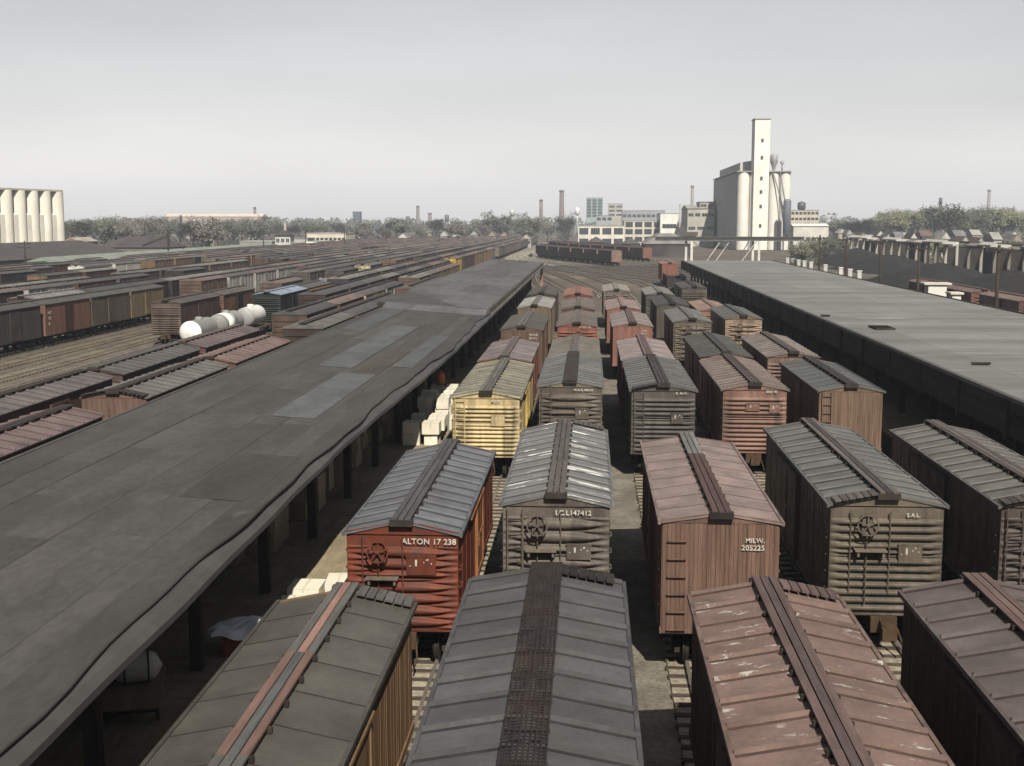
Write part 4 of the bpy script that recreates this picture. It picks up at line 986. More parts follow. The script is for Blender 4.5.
# cars behind the right hand shed
for k, (yn, c, rc, lab) in enumerate([(92, (.1, .055, .045), (.09, .08, .078), 'dark brown boxcar behind the pale roof, beside the coal heaps'), (106, (.12, .06, .05), (.12, .09, .085), 'maroon boxcar with mauve roof beside the coal heaps'), (121, (.11, .06, .05), (.17, .12, .105), 'pink-brown roofed boxcar beside the coal heaps'), (136, (.16, .07, .055), (.15, .1, .09), 'red-brown boxcar furthest along the coal heaps'), (150, (.1, .06, .05), (.16, .1, .09), 'red roofed boxcar at the end of the string by the coal heaps')]):
    boxcar(43, yn, 12.4, lab, group='boxcars between the right shed and the coal heaps', body=c, rc=rc, detail=1)

# ------------------------------------------------------------------ buildings
def building(name, x0, x1, y0, y1, h, label, cat='building', wall=(.5, .47, .4), roofc=(.12, .11, .1), roof='flat', rows=None, z0=0., side_win=True, rh=None, win_h=.55, frame=(.4, .38, .34), rot=0.):
    "rectangular building with front (-y) windows: rows = list of (zfrac, count); each window a frame with a pane"
    cx, cyy = (x0 + x1) / 2, (y0 + y1) / 2; W, D = abs(x1 - x0), abs(y1 - y0)
    root = empty(name, (cx, cyy, z0), rot, label, cat)
    link('wall', MB().box(-W / 2, W / 2, -D / 2, D / 2, -.1, h).mesh('wall', M['stucco']), root, color=wall)
    if roof == 'flat':
        m = MB().box(-W / 2 - .15, W / 2 + .15, -D / 2 - .15, D / 2 + .15, h, h + .35)
    elif roof == 'gable_x':     # ridge along x
        r_ = rh or D * .3; m = MB().prism([(-D / 2 - .4, h), (D / 2 + .4, h), (0, h + r_)], -W / 2 - .3, W / 2 + .3, 'x')
    elif roof == 'gable_y':
        r_ = rh or W * .35; m = MB().prism([(-W / 2 - .4, h), (W / 2 + .4, h), (0, h + r_)], -D / 2 - .3, D / 2 + .3, 'y')
    elif roof == 'hip':
        r_ = rh or 2.; a, b, k = W / 2 + .4, D / 2 + .4, min(W, D) * .35
        m = MB().hexa([(-a, -b, h), (a, -b, h), (a, b, h), (-a, b, h)], [(-a + k, -b + k, h + r_), (a - k, -b + k, h + r_), (a - k, b - k, h + r_), (-a + k, b - k, h + r_)])
    link('roof', m.mesh('roof', M['slate']), root, color=roofc)
    if roof == 'gable_y':
        link('gable', MB().prism([(-W / 2, h - .02), (W / 2, h - .02), (0, h + (rh or W * .35) * .88)], -D / 2 - .02, -D / 2 + .3).mesh('gable', M['stucco']), root, (0, -.33, 0), color=wall)
    for zf, n, hh in (rows or ()):
        ww = W / n
        for i in range(n):
            xx = -W / 2 + ww * (i + .5)
            f = link('window', cached(('wf', round(ww, 1), hh), lambda: MB().box(-ww * .4, ww * .4, -.06, .02, -hh / 2, hh / 2).mesh('window', M['metal'])), root, (xx, -D / 2, zf), color=frame)
            npn = max(1, min(4, int(ww / 1.3)))
            def pm():
                m = MB(); a = ww * .76 / npn
                for q in range(npn): m.box(-ww * .38 + a * q + .05, -ww * .38 + a * (q + 1) - .05, -.085, -.061, -hh / 2 + .08, hh / 2 - .08)
                return m.mesh('pane', M['glass'])
            link('pane', cached(('wp', round(ww, 1), hh), pm), f)
    return root
CONC = (.86, .82, .72)
# left silos: a row of round bins running away from the tracks' side
si = empty('grain_silo', (-161.4, 302, 0), R(-14), 'row of tall cream concrete silos behind the yard', 'silo')
for k in range(16):
    y = 343.3 - 5.3 * k
    link('bin', cached('sbin', lambda: MB().lathe((0, 0, 0), [(2.62, 0), (2.62, 20.2)], 28).mesh('bin', M['concrete'])), si, (-2.7, y - 300, 0), color=CONC)
    if k: link('interspace_bin', cached('sint', lambda: MB().box(-1.2, 1.3, -.8, .8, 0, 13.6).hexa([(-1.2, -.8, 13.601), (1.3, -.8, 13.601), (1.3, .8, 13.601), (-1.2, .8, 13.601)], [(-1.2, -.8, 15.2), (-.9, -.8, 15.2), (-.9, .8, 15.2), (-1.2, .8, 15.2)]).mesh('interspace_bin', M['concrete'])), si, (-1.9, y - 300 + 2.65, 0), color=CONC)
link('roof_slab', MB().box(-7.6, -.4, -37, 44.6, 20.2, 20.7).mesh('roof_slab', M['concrete']), si, color=(.5, .46, .38))
link('back_wall', MB().box(-7.2, -3.4, -36.5, 45.8, 0, 20.15).mesh('back_wall', M['concrete']), si, color=(.34, .31, .27))
building('shed', -148, -122, 240, 318, 3.6, 'low dark roofed shed at the foot of the cream silos', 'shed', (.1, .085, .075), (.07, .062, .06), 'gable_y', rh=3.2)
building('brick_building', at(64, 330), at(81, 330), 330, 342, 6.2, 'small red brick building with gabled parapet beside the cream silos', 'building', (.24, .12, .085), (.35, .32, .28), 'gable_y', rh=1.2, rows=[(3.4, 2, 2.2)])
building('white_shed', at(82, 332), at(96, 332), 332, 340, 4.8, 'small off-white building next to the brick one', 'building', (.5, .48, .42), (.3, .3, .28), rows=[(2.6, 3, 1.4)])
building('warehouse', -121, -113, 255, 520, 2.9, 'very long pale green warehouse along the left edge of the yard', 'warehouse', (.2, .27, .2), (.21, .23, .2), 'gable_y', rh=1.2)
building('warehouse', at(98, 352), at(164, 352), 352, 372, 4.2, 'broad dark roofed building behind the green warehouse', 'warehouse', (.16, .15, .14), (.065, .055, .055), 'hip', rh=3.2, rows=[(2.4, 8, 1.2)])
building('warehouse', at(307, 520), at(346, 520), 520, 540, 6.6, 'long cream building with flat roof beyond the switch tower', 'building', (.66, .6, .5), (.4, .36, .33), rows=[(4.4, 9, 1.1)])
building('house', at(300, 430), at(318, 430), 430, 438, 2.4, 'low hut with pale hipped roof beyond the yard', 'hut', (.4, .36, .32), (.55, .52, .47), 'hip', rh=2.2)
building('shop_building', at(240, 440), at(272, 440), 440, 456, 4.4, 'grey building with pale roof edge behind the switch tower', 'building', (.3, .29, .27), (.32, .32, .3), 'flat', rows=[(2.4, 4, 1.3)])
building('shop_building', at(290, 450), at(308, 450), 450, 460, 5.4, 'pale grey block beside the switch tower', 'building', (.42, .41, .38), (.2, .2, .19), 'flat', rows=[(3., 2, 1.4)])
building('long_hall', at(165, 1000), at(262, 1000), 1000, 1020, 16., 'long hall with pale roof on the horizon behind bare trees', 'building', (.42, .38, .33), (.62, .5, .42), 'gable_x', rh=2.4)
# switch tower
tw = empty('switch_tower', (at(285, 395), 395, 0), 0, 'switch tower with dark hipped roof on legs above the yard', 'switch tower')
for sx in (-2, 2):
    for sy in (-2, 2): link('leg', cached('twleg', lambda: MB().box(-.25, .25, -.25, .25, 0, 3.6).mesh('leg', M['timber'])), tw, (sx, sy, 0))
link('stair_core', MB().box(-1.2, .8, -1, 1.6, 0, 3.59).mesh('stair_core', M['timber']), tw)
link('cabin', MB().box(-2.5, 2.5, -2.5, 2.5, 3.6, 7.3).mesh('cabin', M['stucco']), tw, color=(.55, .55, .52))
link('floor_band', MB().box(-2.62, 2.62, -2.62, 2.62, 3.3, 3.598).mesh('floor_band', M['timber']), tw)
link('roof', MB().hexa([(-3, -3, 7.3), (3, -3, 7.3), (3, 3, 7.3), (-3, 3, 7.3)], [(-.6, -.6, 8.9), (.6, -.6, 8.9), (.6, .6, 8.9), (-.6, .6, 8.9)]).mesh('roof', M['slate']), tw, color=(.06, .055, .055))
link('chimney', MB().box(-.35, .35, -.35, .35, 8.4, 11.4).mesh('chimney', M['stucco']), tw, (.2, .5, 0), color=(.5, .42, .38))
for i in range(3):
    wn = link('window', cached('tww', lambda: MB().box(-.62, .62, -.05, .02, -.7, .7).mesh('window', M['metal'])), tw, (-1.6 + 1.6 * i, -2.51, 5.7), color=(.6, .6, .57)); link('pane', cached('twp', lambda: MB().box(-.5, -.04, -.08, -.051, -.6, .6).box(.04, .5, -.08, -.051, -.6, .6).mesh('pane', M['glass'])), wn)

# grain elevator
EX, EY = at(737, 520), 520.
el = empty('grain_elevator', (EX, EY, 0), 0, 'tall white concrete grain elevator with square headhouse tower', 'grain elevator')
ex = lambda p: at(p, 520) - EX
for k, p in enumerate((742.5, 754.5)):
    link('bin', cached('ebin', lambda: MB().lathe((0, 0, 0), [(2.55, 0), (2.55, 32.3)], 24).mesh('bin', M['concrete'])), el, (ex(p), 2.4, 0), color=(.8, .78, .72))
for k, p in enumerate((773, 784)):
    link('bin', cached('ebin2', lambda: MB().lathe((0, 0, 0), [(2.4, 0), (2.4, 32.3)], 24).mesh('bin', M['concrete'])), el, (ex(p), 2.6, 0), color=(.76, .74, .68))
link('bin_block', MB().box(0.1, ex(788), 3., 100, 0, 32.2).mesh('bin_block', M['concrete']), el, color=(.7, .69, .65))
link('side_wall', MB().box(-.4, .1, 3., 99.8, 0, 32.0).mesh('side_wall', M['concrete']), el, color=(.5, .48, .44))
link('gallery', MB().prism([(ex(741), 32.6), (ex(764), 32.6), (ex(764), 36.6), (ex(753), 37.4), (ex(741), 36.6)], 10, 92).mesh('gallery', M['concrete']), el, color=(.5, .49, .46))
link('roof_slab', MB().box(-.8, ex(789.5), -.4, 100.4, 32.3, 32.7).mesh('roof_slab', M['concrete']), el, color=(.36, .35, .33))
tx0, tx1 = ex(751.5), ex(766.5)
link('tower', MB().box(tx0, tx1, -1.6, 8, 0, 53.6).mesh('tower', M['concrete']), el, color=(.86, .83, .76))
link('tower_cap', MB().box(tx0 - .3, tx1 + .3, -1.9, 8.3, 53.601, 54.1).mesh('tower_cap', M['concrete']), el, color=(.4, .38, .35))
for z in (10, 18, 24, 29.5, 38, 45):
    wn = link('window', cached('ewin', lambda: MB().box(-.55, .55, -.06, .02, -.8, .8).mesh('window', M['metal'])), el, ((tx0 + tx1) / 2, -1.61, z), color=(.3, .29, .27)); link('pane', cached('epane', lambda: MB().box(-.42, -.04, -.09, -.061, -.65, .65).box(.04, .42, -.09, -.061, -.65, .65).mesh('pane', M['glass'])), wn)
link('hopper', MB().lathe((0, 0, 0), [(.5, 0), (.9, 2), (1.6, 3.6), (1.6, 6.4), (.9, 6.9), (0, 7)], 14).mesh('hopper', M['metal']), el, (ex(772), 1, 32.7), color=(.32, .33, .33))
link('vent', MB().tube((0, 0, 0), (0, 0, 3), .3, n=8).lathe((0, 0, 3), [(.9, 0), (.9, .9), (0, 1.4)], 10).mesh('vent', M['metal']), el, (ex(780.5), 2, 32.7), color=(.3, .3, .3))
m = MB(); m.tube((ex(771), -.4, 32), (ex(783), -3, 14.5), .25, n=8); m.tube((ex(778), -.4, 32), (ex(785), -3, 14.5), .25, n=8); link('spout', m.mesh('spout', M['metal']), el, color=(.16, .17, .18))
dt = empty('dust_tank', (at(786, 512), 512, 0), 0, 'dark blue-grey vertical tank at the foot of the grain elevator', 'tank')
link('shell', MB().lathe((0, 0, 0), [(0, 5), (1.6, 6), (1.6, 20), (1.2, 20.8), (0, 21)], 16).mesh('shell', M['metal']), dt, color=(.13, .15, .18)); 
m = MB()
for sx in (-1.2, 1.2):
    for sy in (-1.2, 1.2): m.bar((sx, sy, 0), (sx, sy, 7), .3)
link('leg_frame', m.mesh('leg_frame', M['metal']), dt, color=(.1, .11, .12))

# factory between the strings and the elevator
FY = 640.
def zf(py, Y): return CH - (py - HZ) / F * Y * 1.005
building('factory', at(578, FY), at(624, FY), FY, FY + 40, zf(226, FY), 'white two storey factory wing with wide steel windows', 'factory', (.68, .65, .57), (.3, .27, .24), rows=[(zf(231, FY), 4, 3.4), (zf(241, FY), 4, 3.0)], frame=(.3, .32, .33))
building('factory', at(624.2, FY + 6), at(662, FY + 6), FY + 6, FY + 40, zf(221, FY), 'cream three storey factory block with rows of windows', 'factory', (.62, .57, .47), (.3, .27, .24), rows=[(zf(224.5, FY), 4, 2.8), (zf(231.5, FY), 4, 2.8), (zf(239, FY), 4, 2.6)], frame=(.25, .28, .32))
building('factory', at(660, FY - 4), at(678, FY - 4), FY - 4, FY + 30, zf(214, FY), 'blank bright white factory block with one low window', 'factory', (.8, .79, .75), (.4, .4, .38), rows=[(zf(226, FY), 1, 2.2)])
building('mill_building', at(687, 600), at(714, 600), 600, 640, zf(209, 600), 'grey-cream mill building beside the grain elevator', 'building', (.46, .44, .38), (.3, .29, .27), 'gable_x', rows=[(zf(215, 600), 4, 1.6), (zf(228, 600), 3, 1.6)], rh=2.)
building('mill_penthouse', at(699, 606), at(714, 606), 606, 625, zf(203, 606), 'small dark topped penthouse behind the mill building', 'building', (.4, .37, .33), (.12, .12, .12), rows=[(zf(206, 606), 2, 1.2)])
building('cement_tower', at(586, 1250), at(602.5, 1250), 1250, 1262, zf(198.5, 1250), 'pale blue-green glassy tower block on the horizon', 'tower', (.3, .36, .36), (.25, .28, .28), rows=[(zf(z, 1250), 3, 2.6) for z in (201, 204, 207, 210, 213, 216)], frame=(.3, .38, .38))
building('grain_tower', at(608, 1100), at(622.5, 1100), 1100, 1116, zf(204.5, 1100), 'plain grey-buff tower block on the horizon', 'tower', (.4, .39, .34), (.2, .2, .18), rows=[(zf(z, 1100), 2, 1.8) for z in (207, 211, 215)])
building('works_building', at(596, 900), at(612, 900), 900, 915, zf(216, 900), 'low grey works building below the pale blue tower', 'building', (.34, .35, .36), (.2, .2, .2), rows=[(zf(219, 900), 3, 2.2)])
building('works_building', at(622, 980), at(665, 980), 980, 1000, zf(211, 980), 'long low bluish works building behind the factory', 'building', (.3, .32, .34), (.25, .27, .29), rows=[(zf(216, 980), 9, 2.4)])
building('office_building', at(790, 700), at(818, 700), 700, 725, zf(211, 700), 'cream office building with window rows right of the elevator', 'building', (.55, .5, .4), (.3, .28, .25), rows=[(zf(z, 700), 7, 1.5) for z in (213.5, 219, 224)])
building('loading_shed', at(793, 560), at(828, 560), 560, 575, zf(226, 560), 'low bright white shed right of the elevator', 'shed', (.62, .6, .55), (.7, .69, .66), 'gable_x', rh=1.2, rows=[(4., 6, 1.6)])
building('round_roof_shed', at(645, 420), at(690, 420), 420, 450, 4.2, 'broad dark hipped roof shed left of the gantry legs', 'shed', (.05, .045, .045), (.2, .19, .185), 'hip', rh=3.4)
building('hut', at(622, 470), at(640, 470), 470, 480, 3.4, 'dark gabled hut behind the curved boxcar strings', 'hut', (.1, .09, .085), (.11, .1, .1), 'gable_y', rh=2.2)
building('hut', at(588, 455), at(604, 455), 455, 465, 4.2, 'low gabled roof between the curved boxcar strings', 'hut', (.12, .1, .1), (.09, .085, .085), 'gable_y', rh=2.)
# houses scattered along the skyline
hr = random.Random(77)
HS = [(521, 560, 531, .7), (452, 620, 463, .55), (470, 640, 478, .6), (488, 600, 496, .62), (500, 660, 508, .7), (398, 560, 408, .5), (383, 620, 391, .6), (425, 700, 433, .5), (367, 540, 376, .6), (352, 680, 360, .55), (205, 560, 214, .62), (128, 520, 139, .5), (185, 600, 193, .58), (248, 620, 257, .6), (415, 640, 421, .6), (440, 590, 447, .55),
      (884, 430, 891, .5), (896, 415, 903, .5), (909, 420, 917, .5), (925, 410, 932, .5), (941, 405, 949, .5), (960, 410, 969, .5), (976, 400, 984, .5), (993, 395, 1001, .5), (1011, 400, 1021, .5), (868, 440, 874, .5),
      (838, 640, 846, .5), (858, 600, 868, .45), (876, 560, 884, .6), (890, 520, 899, .62), (905, 540, 913, .6), (921, 510, 931, .55), (938, 530, 947, .62), (955, 500, 965, .5), (972, 520, 981, .6), (990, 500, 1000, .55), (1008, 510, 1019, .6), (846, 560, 852, .64)]
HC = ['white', 'pale grey', 'cream', 'buff']; HCC = [(.5, .49, .46), (.34, .34, .33), (.42, .38, .31), (.3, .25, .19)]
RN = ['dark', 'red-brown', 'grey', 'pale']; RCC = [(.06, .055, .055), (.14, .09, .075), (.16, .16, .16), (.3, .29, .27)]
for i, (a, Y, b, k) in enumerate(HS):
    ci, ri = hr.randrange(4), hr.randrange(4)
    building('house', at(a, Y), at(b, Y), Y, Y + 9, hr.uniform(4.2, 6.2) if a > 800 else hr.uniform(3.4, 5.2), f'{HC[ci]} gabled house with {RN[ri]} roof among the trees ' + ('beyond the coal trestle' if a > 800 else 'beyond the left yard'), 'house', HCC[ci], RCC[ri], hr.choice(['gable_y', 'gable_x']), rows=[(2.4, 2, 1.3)], rh=2.3)['group'] = 'houses on the skyline'
# stacks and water towers
def stack(px, ptop, Y, wpx, label, col=(.17, .13, .12)):
    h = zf(ptop, Y); r = wpx / F * Y / 2; g = empty('smokestack', (at(px, Y), Y, 0), 0, label, 'smokestack')
    link('shaft', MB().lathe((0, 0, 0), [(r * 1.35, 0), (r, h), (r * .8, h)], 14).mesh('shaft', M['stucco']), g, color=col)
    link('rim', MB().lathe((0, 0, 0), [(r * 1.02, h - 2), (r * 1.2, h - 1.4), (r * 1.2, h), (r * .8, h + .01)], 14).mesh('rim', M['stucco']), g, color=tuple(c * .8 for c in col))
stack(541, 200, 1250, 3.2, 'slim grey-brown smokestack, shorter of the pair by the pale tower'); stack(561.5, 191, 1150, 4.2, 'thick brown smokestack, taller of the pair by the pale tower')
stack(691.5, 186.5, 900, 2.8, 'slim grey smokestack just left of the grain elevator', (.25, .24, .23)); stack(418, 206, 1400, 3, 'lone smokestack between two water towers')
stack(987, 191, 950, 2.8, 'slim smokestack above the green trees', (.25, .24, .23)); stack(255.5, 207, 1100, 2.6, 'slim stack with a block at its foot above the yard'); stack(430, 213, 1300, 3.4, 'stubby stack among the water towers'); stack(679.5, 205, 1100, 1.2, 'thin mast behind the white factory block', (.3, .3, .3))
def water_tower(px, ptop, pbot, Y, wpx, label, col):
    zt, zb = zf(ptop, Y), zf(pbot, Y); r = wpx / F * Y / 2; g = empty('water_tower', (at(px, Y), Y, 0), 0, label, 'water tower')
    link('tank', MB().lathe((0, 0, 0), [(0, zb), (r * .7, zb + .2), (r, zb + r * .5), (r, zt - r * .4), (0, zt)], 14).mesh('tank', M['metal']), g, color=col)
    for i in range(4): a = math.pi / 4 + i * math.pi / 2; link('leg', MB().tube((r * 1.15 * math.cos(a), r * 1.15 * math.sin(a), 0), (r * .85 * math.cos(a), r * .85 * math.sin(a), zb + r * .6), .22, n=6).mesh('leg', M['metal']), g, color=tuple(c * .8 for c in col))
    link('riser', MB().tube((0, 0, 0), (0, 0, zb + .3), .5, n=8).mesh('riser', M['metal']), g, color=col)
D_ = (.07, .08, .09)
water_tower(408, 216, 222, 1300, 4.6, 'small dark water tower left of the lone smokestack', D_); water_tower(447, 214.5, 222, 1250, 4.4, 'small dark water tower right of the lone smokestack', D_)
water_tower(512, 209.5, 216, 1000, 5, 'white water tower above the boxcar rows', (.5, .5, .5)); water_tower(577, 207.5, 215, 1000, 5, 'white round water tank beside the pale blue tower', (.68, .68, .66))
water_tower(939, 198.5, 205, 900, 3.4, 'dark slim water tower above the green trees', D_); water_tower(181.5, 215, 219, 900, 2.8, 'tiny black topped tower above the bare trees', (.03, .03, .03))
water_tower(800.5, 202, 211, 705, 8, 'squat dark tank above the cream office building', (.05, .06, .075)); water_tower(251, 219, 224, 1100, 5, 'dark tank beside the slim stack above the yard', (.1, .11, .13))
building('tower_block', at(353, 1200), at(360.5, 1200), 1200, 1208, zf(212, 1200), 'dark blocky tower on the horizon above the cream building', 'tower', (.1, .12, .15), (.12, .13, .15), rows=[(zf(216, 1200), 2, 2.), (zf(220, 1200), 2, 2.)])
# gantry over the tracks beyond the right shed
GY_ = 330.
ga = empty('gantry', (at(691, GY_), GY_, 0), 0, 'white steel gantry bridge with braced legs beyond the pale roof', 'gantry')
gx = lambda p: at(p, GY_) - at(691, GY_)
link('girder', MB().box(gx(655), gx(802), -.5, .5, 6.6, 7.5).mesh('girder', M['metal']), ga, color=(.66, .65, .6))
link('deck', MB().box(gx(646), gx(803), -1.3, 1.3, 7.5, 7.75).mesh('deck', M['metal']), ga, color=(.06, .055, .055))
for p in (691, 758):
    for sy in (-1.2, 1.2): link('leg', cached('gleg', lambda: MB().box(-.3, .3, -.25, .25, 0, 6.6).mesh('leg', M['metal'])), ga, (gx(p) + (0 if sy < 0 else -1.3), sy, 0), color=(.62, .61, .57))
for a, b in ((693, 712), (720, 706), (722, 736), (756, 741), (729, 715), (748, 737)):
    link('brace', MB().bar((gx(a), 0, 6.5), (gx(b), 0, 1.), .22).mesh('brace', M['metal']), ga, color=(.5, .48, .44) if a in (720, 756, 729) else (.12, .1, .095))
link('trolley', MB().box(gx(679), gx(697), -1, 1, 7.9, 9.).box(gx(678), gx(685), -.8, .8, 9., 10.2).box(gx(683), gx(695), -.6, .6, 7.75, 7.9).mesh('trolley', M['metal']), ga, color=(.07, .065, .06))
# utility poles
def pole(x, y, h, label, group, arms=1):
    g = empty('utility_pole', (x, y, 0), 0, label, 'pole', group)
    link('shaft', MB().tube((0, 0, -.3), (0, 0, h), .2, .13, n=8).mesh('shaft', M['pole']), g)
    for k in range(arms):
        link('crossarm', cached('xarm', lambda: MB().box(-1.3, 1.3, -.06, .06, -.07, .07).mesh('crossarm', M['pole'])), g, (0, -.16, h - .5 - .8 * k))
        for s in (-1.1, -.5, .5, 1.1): link('insulator', cached('ins', lambda: MB().tube((0, 0, .071), (0, 0, .25), .06, n=6).mesh('insulator', M['glass'])), g, (s, -.16, h - .5 - .8 * k))
for px in (815, 841, 874, 911, 987):
    Y = 36. * F / (px - VX); pole(36., Y, 9.6 if px != 911 else 9.2, 'dark utility pole standing along the back of the right shed', 'utility poles behind the right shed')
for px, pt, Y in ((26.5, 241, 225), (105, 234.5, 330), (168.5, 229, 330), (218.5, 228, 380), (264, 227, 370), (306, 226, 400), (345, 229, 430), (386, 231, 480), (440, 231, 480), (458, 233, 500), (508, 232, 520)):
    pole(at(px, Y), Y, zf(pt, Y), 'dark utility pole with crossarms along the far edge of the left yard', 'utility poles along the left yard', 2)
# derrick boom beside the dark roofed building
dr = empty('derrick', (at(169, 345), 345, 0), 0, 'dark derrick with slanting boom behind the green warehouse', 'derrick')
link('mast', MB().box(-.3, .3, -.3, .3, 0, 9.2).mesh('mast', M['timber']), dr); link('boom', MB().bar((-.3, 0, 7.6), (-7.5, 0, 4.8), .55).mesh('boom', M['timber']), dr); link('stay', MB().bar((0, 0, 9), (5, 0, 3.2), .14).mesh('stay', M['timber']), dr)
# coal heaps, trestle and white piers on the right
def heap(x, y, rx, ry, h, label, seed):
    r_ = random.Random(seed); n, k = 40, 14; m = MB()
    for j in range(k + 1):
        t = j / k
        for i in range(n):
            a = 2 * math.pi * i / n; q = 1 + .14 * math.sin(3 * a + seed) + .08 * math.sin(7 * a + 2 * seed)
            m.v.append((x * 0 + rx * t * q * math.cos(a), ry * t * q * math.sin(a), h * (1 - t ** 1.25) + r_.uniform(-.12, .12) * (1 if 0 < j < k else 0) - .15))
    for j in range(k):
        for i in range(n): b = (i + 1) % n; m.f.append([j * n + i, (j + 1) * n + i, (j + 1) * n + b, j * n + b]); m.m.append(0); m.sm.append(True)
    o = link('coal_heap', m.mesh('coal_heap', M['coal']), None, (x, y, 0)); tag(o, label, 'coal heap', 'coal heaps beside the trestle')
for i, (x, y, rx, ry, h) in enumerate([(72, 300, 12, 26, 4.), (70, 250, 11, 22, 3.6), (69, 205, 11, 20, 4.), (71, 165, 12, 22, 3.6), (74, 345, 12, 26, 4.6), (70, 128, 11, 18, 3.4), (76, 395, 12, 22, 4.), (58, 232, 6, 18, 2.4), (57, 190, 6, 16, 2.2), (56, 150, 6, 16, 2.4)]):
    heap(x, y, rx, ry, h, 'low sprawling heap of black coal between shed and trestle', i + 1)
trs = empty('coal_trestle', (92, 160, 0), 0, 'long open coal trestle with pale posts and white top beam', 'trestle')
y = 150.
while y < 420:
    link('post', cached('tpost', lambda: MB().box(-.3, .3, -.3, .3, 0, 6.4).mesh('post', M['stucco'])), trs, (-6, y - 160, 0), color=rnd.choice([(.42, .4, .35), (.32, .3, .26), (.2, .18, .16)])); link('rear_post', cached('tpost2', lambda: MB().box(-.3, .3, -.3, .3, 0, 6.4).mesh('rear_post', M['timber'])), trs, (2, y - 160, 0))
    if rnd.random() < .55: link('bin_wall', cached('binw', lambda: MB().box(-5.6, 1.6, -.12, .12, 0, 5.6).mesh('bin_wall', M['timber'])), trs, (0, y - 160, 0))
    if rnd.random() < .8: link('top_beam', cached('tbeam', lambda: MB().hexa([(-1.0, .02, 6.4), (.4, .02, 6.4), (.4, 8.98, 6.4), (-1.0, 8.98, 6.4)], [(-.95, .02, 6.75), (.4, .02, 7.3), (.4, 8.98, 7.3), (-.95, 8.98, 6.75)]).mesh('top_beam', M['stucco'])), trs, (-6, y - 160, rnd.choice([0, 0, -.35, -.6])), color=rnd.choice([(.55, .53, .48), (.42, .4, .36), (.2, .17, .15)]))
    y += 9
link('trestle_deck', MB().box(-3.0, 2.5, -10, 262, 6.6, 6.85).mesh('trestle_deck', M['timber']), trs)
for k, px in enumerate((784, 789, 795, 800.5, 807, 821, 836, 845, 854)):
    Y = 50. * F / (px - VX); g = empty('pier', (50., Y, 0), 0, 'short white concrete pier with cap in the row behind the right shed', 'pier', 'white piers behind the right shed')
    link('shaft', cached('pier', lambda: MB().box(-.38, .38, -.38, .38, 0, 2.5).mesh('shaft', M['concrete'])), g, color=(.5, .49, .47)); link('cap', cached('pcap', lambda: MB().box(-.46, .46, -.46, .46, 2.501, 2.65).mesh('cap', M['concrete'])), g, color=(.7, .69, .66))
for px, Y, lab in ((934, 139, 'white box hut with overhanging lid beside the coal track'), (953, 131, 'small white box beside the coal track')):
    g = empty('white_box', (at(px, Y), Y, 0), 0, lab, 'box'); w_ = 1.0 if px == 934 else .45
    zt_ = 4.7 if px == 934 else 4.1
    link('body', MB().box(-w_, w_, -.8, .8, 0, zt_).mesh('body', M['stucco']), g, color=(.72, .7, .65)); link('lid', MB().box(-w_ * 1.5, w_ * 1.5, -1, 1, zt_ + .001, zt_ + .2).mesh('lid', M['stucco']), g, color=(.62, .6, .54))

# ------------------------------------------------------------------ trees
def tree_proto(seed, h, rx, leaves, size, twiggy):
    r_ = random.Random(seed); t = MB(); tips = []
    t.tube((0, 0, -.3), (0, 0, h * .35), h * .025, h * .018, 8)
    for i in range(7):
        a = 2 * math.pi * i / 7 + r_.uniform(-.3, .3); b = Vector((0, 0, h * r_.uniform(.25, .38)))
        e = Vector((rx * .6 * math.cos(a), rx * .6 * math.sin(a), h * r_.uniform(.55, .85))); t.tube(b, e, h * .011, h * .005, 6); tips.append(e)
        for k in range(4):
            f = b.lerp(e, r_.uniform(.4, .95)); g = f + Vector((r_.uniform(-1, 1) * rx * .45, r_.uniform(-1, 1) * rx * .45, r_.uniform(.05, .25) * h)); t.tube(f, g, h * .005, h * .002, 5); tips.append(g)
    for k in range(6):
        a = r_.uniform(0, 6.28); tips.append(Vector((rx * r_.uniform(.2, .8) * math.cos(a), rx * r_.uniform(.2, .8) * math.sin(a), h * r_.uniform(.12, .3))))
    t.tube((0, 0, h * .34), (0, 0, h * .9), h * .015, h * .004, 6); tips.append(Vector((0, 0, h * .9)))
    c = MB()
    for e in tips:
        cr = rx * r_.uniform(.22, .42)
        for _ in range(leaves // len(tips)):
            d = Vector((r_.gauss(0, 1), r_.gauss(0, 1), r_.gauss(0, .8))); p = e + d * cr * .55
            if p.z < h * .06: continue
            s = size * r_.uniform(.5, 1.3); u = Vector((r_.gauss(0, 1), r_.gauss(0, 1), r_.gauss(0, 1))).normalized(); v = u.orthogonal().normalized() * (s * (.35 if twiggy else .8)); u = u * s
            c.add([p - u, p + v, p + u, p - v], [(0, 1, 2, 3)])
    return t.mesh('trunk', M['bark']), c.mesh('crown', M['leaf'])
PRO = [tree_proto(s, 13, 5.2, 2600, .34, s % 2 == 0) for s in (1, 2, 3, 4)]
TCOL = {'green': [(.145, .15, .085), (.13, .135, .08), (.16, .162, .09)], 'bare': [(.13, .118, .1), (.115, .11, .1), (.14, .13, .11)], 'olive': [(.115, .12, .085), (.11, .115, .09)]}
TL = {'green': 'fresh yellow-green tree', 'bare': 'bare grey-brown tree', 'olive': 'dusky olive tree'}
def tree(x, y, s, kind, where):
    tm, cm = tr.choice(PRO); g = empty('tree', (x, y, 0), tr.uniform(0, 6.3), TL[kind] + ' ' + where, 'tree', kind + ' trees ' + where); k = s / 13
    link('trunk', tm, g, scale=(k * 1.1, k * 1.1, k)); link('crown', cm, g, scale=(k * 1.1, k * 1.1, k), color=tr.choice(TCOL[kind]))
tr = random.Random(12)
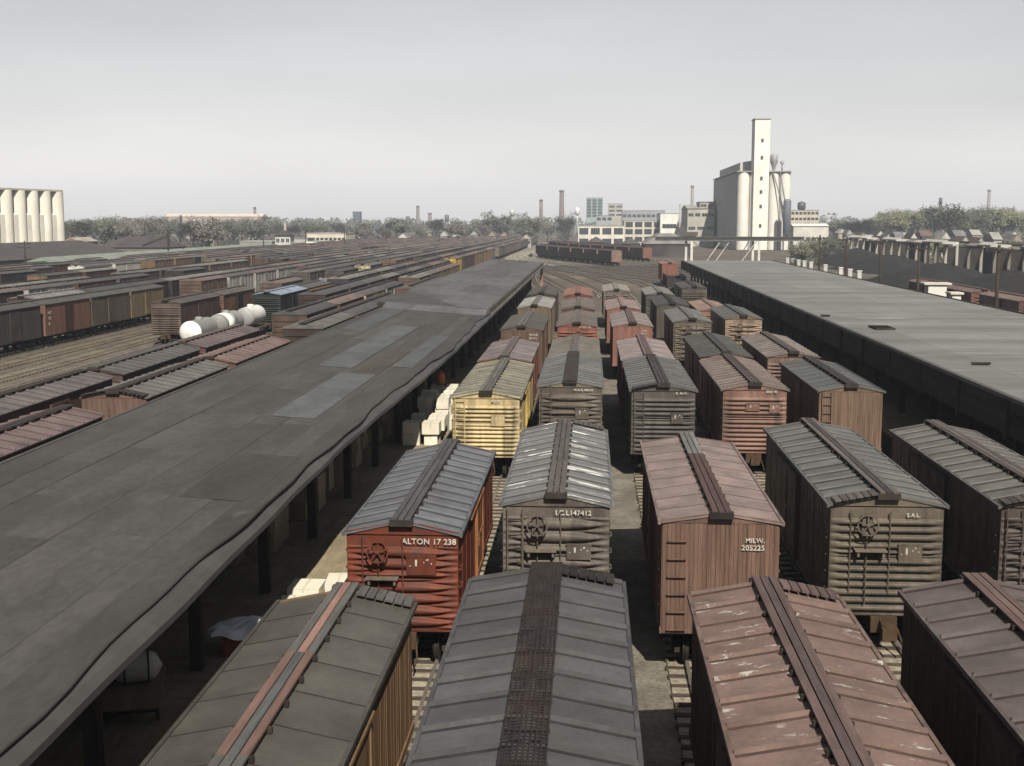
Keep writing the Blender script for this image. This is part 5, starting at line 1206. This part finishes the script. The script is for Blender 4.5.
for i in range(30):
    px = 66 + 190 * i / 29 + tr.uniform(-4, 4); Y = tr.uniform(400, 620); tree(at(px, Y), Y, tr.uniform(10.5, 13.5), tr.choice(['bare', 'bare', 'olive']), 'behind the green warehouse')
for i in range(34):
    px = 262 + 300 * i / 33 + tr.uniform(-5, 5); Y = tr.uniform(560, 860); tree(at(px, Y), Y, tr.uniform(9, 13), tr.choice(['bare', 'olive', 'bare']), 'beyond the left yard')
for i in range(8):
    px = tr.uniform(480, 575); Y = tr.uniform(700, 860); tree(at(px, Y), Y, tr.uniform(13, 17), 'olive', 'beyond the left yard')
for i in range(52):
    px = 832 + 205 * i / 51 + tr.uniform(-4, 4); Y = tr.uniform(620, 860); tree(at(px, Y), Y, tr.uniform(15, 19.5) if px > 885 else tr.uniform(10.5, 13), 'green' if px > 880 and tr.random() < .75 else 'olive', 'beyond the coal trestle')
for i in range(22):
    Y = tr.uniform(160, 420); tree(92 + 9 + tr.uniform(0, 7), Y, tr.uniform(4, 7), tr.choice(['olive', 'green']), 'close behind the coal trestle')
for i in range(6): Y = 300 + 26 * i; tree(at(800 + 9 * i, Y), Y, tr.uniform(5, 7.5), 'olive', 'left of the coal trestle')
# far woodland: one mass
c = MB(); wr = random.Random(5)
for i in range(420):
    px = wr.uniform(-60, 1090); Y = wr.uniform(1000, 1700); X = at(px, Y); h = wr.uniform(9, 15) * (1.1 if px < 700 else 1.25); rx = h * .45
    for _ in range(90):
        a = wr.uniform(0, 6.28); q = math.sqrt(wr.random()); z = h * (.12 + .88 * wr.random()); rad = rx * q * math.sqrt(max(.05, 1 - ((z / h - .55) / .5) ** 2))
        p = Vector((X + rad * math.cos(a), Y + rad * math.sin(a), z)); s = wr.uniform(.6, 1.6); u = Vector((wr.gauss(0, 1), wr.gauss(0, 1), wr.gauss(0, 1))).normalized(); v = u.orthogonal().normalized() * s * .8
        c.add([p - u * s, p + v, p + u * s, p - v], [(0, 1, 2, 3)])
tag(link('far_woodland', c.mesh('far_woodland', M['leaf']), color=(.1, .105, .08)), 'hazy belt of trees along the horizon', 'woodland', None, 'stuff')

# ------------------------------------------------------------------ haze
hm = bpy.data.materials.new('haze'); hm.use_nodes = True; n = hm.node_tree; n.nodes.clear()
o_ = n.nodes.new('ShaderNodeOutputMaterial'); pv = n.nodes.new('ShaderNodeVolumePrincipled'); pv.inputs['Color'].default_value = (.78, .87, 1.0, 1); pv.inputs['Density'].default_value = .00022; pv.inputs['Anisotropy'].default_value = .15
n.links.new(pv.outputs[0], o_.inputs['Volume'])
tag(link('haze', MB().box(-1500, 1500, -60, 2400, -1.5, 75).mesh('haze', hm)), kind='stuff')
